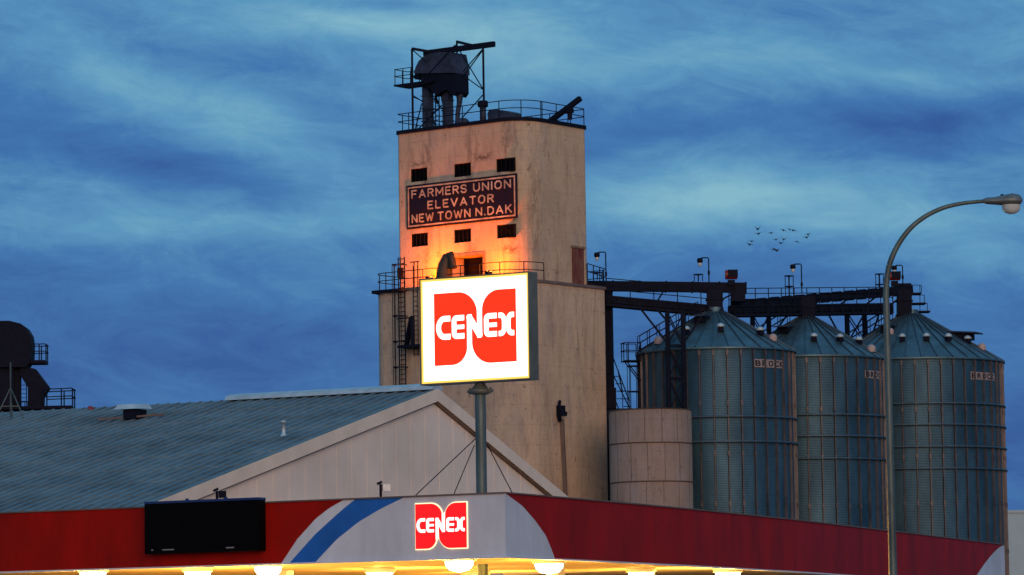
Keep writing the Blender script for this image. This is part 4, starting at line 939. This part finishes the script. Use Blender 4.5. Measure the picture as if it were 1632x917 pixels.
# drip edge: thin pale trim under and over the fascia
for nm_, z0, z1, mm in (('bottom_trim', ZB_-.035, ZB_, 'white_paint'), ('top_trim', ZT, ZT+.03, 'trim_dark')):
    mb = MB(); pth = [FP(-LW)]+PR
    for a, b in zip(pth[:-1], pth[1:]): mb.bar(a+Vector((0, 0, (z0+z1)/2)), b+Vector((0, 0, (z0+z1)/2)), .08, z1-z0)
    mb.build(nm_, mm, gc)
# columns
for u, w in ((3.1, 7.6), (10.5, 7.6), (18, 7.6)):
    p = A+cl*u+cn*w; mb = MB(); mb.cbox((p.x, p.y, (ZB_+.06)/2), .3, .3, ZB_+.06, RAD(-30)); mb.build('column', 'white_paint', gc)
for i in (3, 4):
    p = PR[i]+ndr[i-1]*4; mb = MB(); mb.cbox((p.x, p.y, (ZB_+.06)/2), .3, .3, ZB_+.06, RAD(-20)); mb.build('column', 'white_paint', gc)
# lamps under the canopy
for (x, y, rr) in ((125, 911, .24), (315, 911, .24), (425, 903, .24), (605, 912, .26), (703, 893, .25), (757, 917, .27), (875, 898, .26), (1022, 912, .26), (1160, 912, .26)):
    p = atZ(x, y, ZB_-.05)
    dd_ = (p-A).dot(cn)
    rr += .05
    if x <= 800 and dd_ < .42: p = p+cn*(.42-dd_)
    if x > 800:
        dv, _ = fpx(x, y); ed = FP(dv)
        if p.y < ed.y+.7: p = Vector((ed.x, ed.y, 0))*((ed.y+.75)/ed.y)
    p.z = ZB_-.02
    mb = MB(); mb.lathe(p, [(0, .08), (rr+.06, .07), (rr+.06, -.03), (rr, -.05)], 20); fx = mb.build('canopy_light', 'white_paint', gc)
    mb = MB(); mb.lathe(p, [(rr, -.045), (rr*.95, -.13), (rr*.7, -.22), (0, -.27)], 20); mb.build('lens', 'lens_lit', fx)
    lamp('canopy_bulb', p+Vector((0, 0, -.50)), (1.0, .46, .07), 800, gc, .2)
# small lamps on posts standing on the deck edge
for x, y, y2 in ((325, 783, 808), (587, 772, 795)):
    d, _ = fpx(x, 800); b = FP(d)+cn*.5+Vector((0, 0, ZT-.15)); top = atY(x, y, b.y)
    mb = MB(); mb.bar(b, Vector((b.x, b.y, top.z)), .045); mb.bar(Vector((b.x-.08, b.y, top.z)), Vector((b.x+.03, b.y, top.z+.05)), .05); po = mb.build('lamp_post', 'steel_dark', gc)
    mb = MB(); mb.cbox((b.x+.12, b.y-.02, top.z-.08), .16, .1, .15, .2); mb.build('lamp_head', 'lamp_glass' if x > 400 else 'steel_dark', po)

# message board
d0, z0 = fpx(243, 804); d1, z1 = fpx(424, 797.5); _, z2 = fpx(335, 881); ztop = (z0+z1)/2
mbrd = thing('message_board', 'wide black unlit message board mounted on the red canopy fascia', 'message board', FP((d0+d1)/2)+Vector((0, 0, z2)))
def M(d, off, z): return FP(d)-cn*off+Vector((0, 0, z))
print('BOARD', d0, d1, z2, ztop)
mb = MB(); mb.box(M(d0, .30, z2), FP(d1)-FP(d0), cn*.28, (0, 0, ztop-z2)); mb.build('cabinet', 'black_panel', mbrd)
mb = MB(); mb.box(M(d0, .31, ztop), FP(d1)-FP(d0), cn*.3, (0, 0, .05))
for u in (.34, .68): mb.box(M(d0+(d1-d0)*u, .2, ztop+.05), (FP(d1)-FP(d0)).normalized()*.06, cn*.05, (0, 0, .04))
mb.build('top_trim', 'sky_sheen_trim', mbrd)
mb = MB()
for fx_, w in ((.06, .05), (.16, .30), (.72, .2)): mb.box(M(d0+(d1-d0)*fx_, .31, z2+.07), (FP(d1)-FP(d0)).normalized()*w, -cn*.0+cn*.01, (0, 0, .025))
mb.build('label_strip', 'deck', mbrd)
# small lit logo on the corner panel
dl, zl0 = fpx(664, 875.5); dr2, _ = fpx(745, 872); _, zt2 = fpx(664, 804); Wl = dr2-dl; Hl = zt2-zl0; print('LOGO', Wl, Hl)
lg = thing('fascia_logo_sign', 'small red and white lit logo on the white canopy corner', 'sign', FP(dl)+Vector((0, 0, zl0)))
fdir = (FP(dr2)-FP(dl)).normalized()
def PL(off): return lambda x, y, d: FP(dl)+fdir*(x/ASP*Wl)+Vector((0, 0, zl0+y*Hl))-cn*(off+d)
mb = MB(); field_slab(mb, halo_d, -.1, ASP+.1, -.1, 1.1, 90, 70, PL(.004), .012); mb.build('halo_backing', 'halo_white', lg)
mb = MB(); field_slab(mb, leaves_d, -.02, ASP+.02, -.02, 1.02, 130, 100, PL(.018), .022); mb.build('red_panel', 'logo_red_small', lg)
mb = MB(); field_slab(mb, lambda X, Y: np.maximum(letters_d(X, Y)+.004, leaves_d(X, Y)-.02), -.04, ASP+.04, .2, .8, 200, 90, PL(.041), .008); mb.build('lettering', 'logo_white', lg)

# ------------------------------------------------------------ pylon sign
c00 = atY(674, 613, 86.6); c01 = atY(670, 447, 86.6); c10 = atY(847, 602, 85.2); c11 = atY(840, 435, 85.2)
ang = math.atan2(c10.y-c00.y, c10.x-c00.x); sx = Vector((math.cos(ang), math.sin(ang), 0)); sn = Vector((sx.y, -sx.x, 0))   # sn points to the camera side
xl = (c00.x+c01.x)/2; yl = 86.6; Wp = ((c10.x+c11.x)/2-xl)/math.cos(ang); zb2 = (c00.z+c10.z)/2; zt3 = (c01.z+c11.z)/2; Hp = zt3-zb2
print('PYLON', ang, Wp, Hp)
S0 = Vector((xl, yl, zb2))
def S(x, y, d): return S0+sx*x+sn*d+Vector((0, 0, y))
pc = S(Wp/2, 0, -.2)
pg = thing('pylon_sign', 'large glowing white square sign with red logo on a grey pole', 'sign', (pc.x, pc.y, ZT-.12))
mb = MB(); mb.box(S(-.03, -.03, -.36), sx*(Wp+.06), sn*.34, (0, 0, Hp+.06)); cb = mb.build('cabinet', 'cabinet', pg)
mb = MB()
for (x0, x1, y0, y1) in ((0, Wp, 0, .05), (0, Wp, Hp-.05, Hp), (0, .05, .05, Hp-.05), (Wp-.05, Wp, .05, Hp-.05)): mb.box(S(x0, y0, -.02), sx*(x1-x0), sn*.035, (0, 0, y1-y0))
mb.build('lit_edge', 'edge_lit', cb)
mb = MB()
for (x0, x1, y0, y1) in ((-.03, Wp+.03, -.03, 0), (-.03, Wp+.03, Hp, Hp+.03), (-.03, 0, 0, Hp), (Wp, Wp+.03, 0, Hp)): mb.box(S(x0, y0, -.02), sx*(x1-x0), sn*.06, (0, 0, y1-y0))
mb.build('retainer_frame', 'cabinet', cb)
mb = MB(); mb.box(S(.05, .05, -.02), sx*(Wp-.1), sn*.03, (0, 0, Hp-.1)); fc = mb.build('sign_face', 'face_lit', pg)
LWp = .762*Wp; LHp = .695*Hp; lx, ly = .122*Wp, .165*Hp
mb = MB(); field_slab(mb, red_d, -.02, ASP+.02, -.02, 1.02, 260, 200, lambda x, y, d: S(lx+x/ASP*LWp, ly+y*LHp, .013+d), .003); mb.build('logo', 'logo_red', fc)
mb = MB(); zp = zb2-.03; mb.lathe((pc.x, pc.y, 0), [(.125, .0), (.125, zp-.02)], 24); pol = mb.build('pole', 'steel_pole', pg)
mb = MB(); mb.lathe((pc.x, pc.y, zp), [(.125, -.28), (.2, -.26), (.26, -.22), (.26, -.17), (.2, -.14), (.09, .0)], 16); mb.bar(Vector((pc.x, pc.y, zp-.19))-sx*.32, Vector((pc.x, pc.y, zp-.19))+sx*.32, .1, .06)
for k in (-1, 1): mb.bar(Vector((pc.x, pc.y, zp-.19))+sx*.27*k+Vector((0, 0, -.06)), Vector((pc.x, pc.y, zp-.19))+sx*.27*k+Vector((0, 0, .08)), .05)
mb.build('flange', 'cabinet', pol)
mb = MB(); mb.cbox((pc.x, pc.y, ZT-.1), .5, .5, .05, ang); mb.build('base_plate', 'cabinet', pol)
for (x0, y0, x1, y1, Y1) in ((757, 700, 663, 789, 81.0), (756, 710, 723, 789, 82.3), (776, 708, 816, 785, 88.3)):
    a = atY(x0, y0, pc.y); b = atY(x1, y1, Y1); mb = MB(); mb.tube([a, b], .012, 5); mb.build('guy_wire', 'steel_dark', pg)

# ------------------------------------------------------------ street lamp
Ys = 72
sp0 = atY(1422, 917, Ys); stl = thing('street_lamp', 'tall street lamp with long curved arm in front of the right steel bins', 'street lamp', (sp0.x, Ys, 0))
tp = [(1412, 470), (1414, 440), (1421, 412), (1434, 386), (1452, 363), (1475, 345), (1502, 332), (1530, 325), (1560, 321.5), (1575, 321)]
p0 = atY(1412.5, 480, Ys); x0_ = p0.x
def smooth(P_, k=4):
    out = []
    for i in range(len(P_)-1):
        a, b, c, d = P_[max(0, i-1)], P_[i], P_[i+1], P_[min(len(P_)-1, i+2)]
        for j in range(k):
            t_ = j/k; out.append(.5*((2*b)+(c-a)*t_+(2*a-5*b+4*c-d)*t_**2+(3*b-a-3*c+d)*t_**3))
    return out+[P_[-1]]
arm = smooth([p0]+[atY(x, y, Ys) for x, y in tp])
pts = [Vector((x0_, Ys, 0)), Vector((x0_, Ys, 3)), Vector((x0_, Ys, 6)), ]+arm
mb = MB(); mb.tube(pts, [.085, .08, .073]+[.062-.028*k/(len(arm)-1) for k in range(len(arm))], 16); mb.build('pole', 'steel_pole', stl)
h0 = atY(1566, 321, Ys); h1 = atY(1629, 322, Ys); dv = (h1-h0)
mb = MB(); n = 16; prof = [(0, .05, 0), (.1, .10, 0), (.3, .115, .0), (.5, .15, .01), (.75, .20, .015), (.93, .16, .02), (1.0, .06, .03)]
vs = []; fs = []
for u, r_, oz in prof:
    c_ = h0+dv*u+Vector((0, 0, oz))
    for k in range(n): a = 2*math.pi*k/n; zz = math.sin(a)*r_*(.75 if math.sin(a) > 0 else .55); vs.append(c_+Vector((0, math.cos(a)*r_*1.1, zz)))
for i in range(len(prof)-1):
    for k in range(n): fs.append((i*n+k, i*n+(k+1) % n, (i+1)*n+(k+1) % n, (i+1)*n+k))
fs += [tuple(range(n))[::-1], tuple(range(len(vs)-n, len(vs)))]
mb.add(vs, fs, True); hd = mb.build('lamp_head', 'lamp_body', stl)
mb = MB(); c_ = h0+dv*.5+Vector((0, 0, .11)); mb.lathe(c_, [(.035, -.04), (.035, .03), (0, .035)], 10); mb.build('photocell', 'steel_dark', hd)
c_ = h0+dv*.72+Vector((0, 0, -.06)); mb = MB(); mb.lathe((0, 0, 0), [(.15, 0), (.145, -.08), (.115, -.14), (.05, -.175), (0, -.18)], 18); mb.v = [Vector((v.x*1.2, v.y, v.z))+c_ for v in mb.v]; mb.build('lens', 'lamp_glass', hd)

# ------------------------------------------------------------ birds
BP = [(1207.7, 365.9), (1208.8, 373.3), (1228.8, 371.9), (1248.5, 367.4), (1258.4, 366.3), (1264.4, 367.6), (1288.2, 374.3), (1285.8, 379.3), (1270.4, 385.6), (1248.5, 382.4), (1236.5, 382.6), (1244.2, 388.2), (1197.9, 385.3), (1194.4, 390.7), (1234.5, 398.2), (1238.6, 400.2)]
def bird_mesh(flap, bend):
    st_ = [-.30, -.24, -.17, -.10, -.055, -.03, 0, .03, .055, .10, .17, .24, .30]; vs = []; fs = []; n = 10
    for x in st_:
        ax = abs(x)
        if ax < .06: ch = (.36, .34, .24)[int(ax/.03+.01) if ax < .06 else 2] if ax < .056 else .2; th_ = (.062, .05, .03)[min(2, int(ax/.028))]; oy = .02
        else: ch = .13*(1-(ax/.34)**2)+.015; th_ = .010; oy = .03-ax*.10
        z = ax*flap if ax < .17 else .17*flap+(ax-.17)*bend
        for k in range(n): a = 2*math.pi*k/n; vs.append((x, oy+math.cos(a)*ch/2, z+math.sin(a)*th_))
    for i in range(len(st_)-1):
        for k in range(n): fs.append((i*n+k, i*n+(k+1) % n, (i+1)*n+(k+1) % n, (i+1)*n+k))
    fs += [tuple(range(n))[::-1], tuple(range(len(vs)-n, len(vs)))]
    return vs, fs
variants = []
for fl_, bd in ((.75, -.5), (.2, -.9), (1.0, .7), (.5, -.1)):
    vs, fs = bird_mesh(fl_, bd); me = bpy.data.meshes.new('bird'); me.from_pydata(vs, [], fs); me.materials.append(MATS['bird_dark']); me.polygons.foreach_set('use_smooth', [True]*len(fs)); variants.append(me)
var_i = [2, 0, 3, 1, 0, 1, 0, 0, 1, 2, 3, 0, 3, 0, 1, 2]
bird_lab = ['bird with raised wings at the top left of the flock', 'bird just below the top left bird of the flock', 'bird gliding tilted between the flock\'s left pair and top pair', 'bird along the top of the flock, left of the close pair',
 'left bird of the close pair at the top of the flock', 'right bird of the close pair at the top of the flock', 'upper bird of the pair at the right end of the flock', 'lower bird of the pair at the right end of the flock',
 'wide-winged bird below and left of the right end pair', 'bird with wings up in the middle trio of the flock', 'leftmost bird of the middle trio of the flock', 'lowest bird of the middle trio of the flock',
 'upper bird of the pair at the far left of the flock', 'lower bird of the pair at the far left of the flock', 'left bird of the lowest pair of the flock', 'right bird of the lowest pair of the flock']
for i, (x, y) in enumerate(BP):
    o = bpy.data.objects.new('bird', variants[var_i[i]]); COL.objects.link(o); o.location = atY(x, y, 262+random.uniform(-6, 6))
    o.rotation_euler = (RAD(random.uniform(10, 35)), RAD(random.uniform(-30, 20)), RAD(random.uniform(-35, 35))); s = random.uniform(.75, .95); o.scale = (s, s, s)
    tag(o, 'small dark '+bird_lab[i], 'bird', 'flock of birds in the sky')
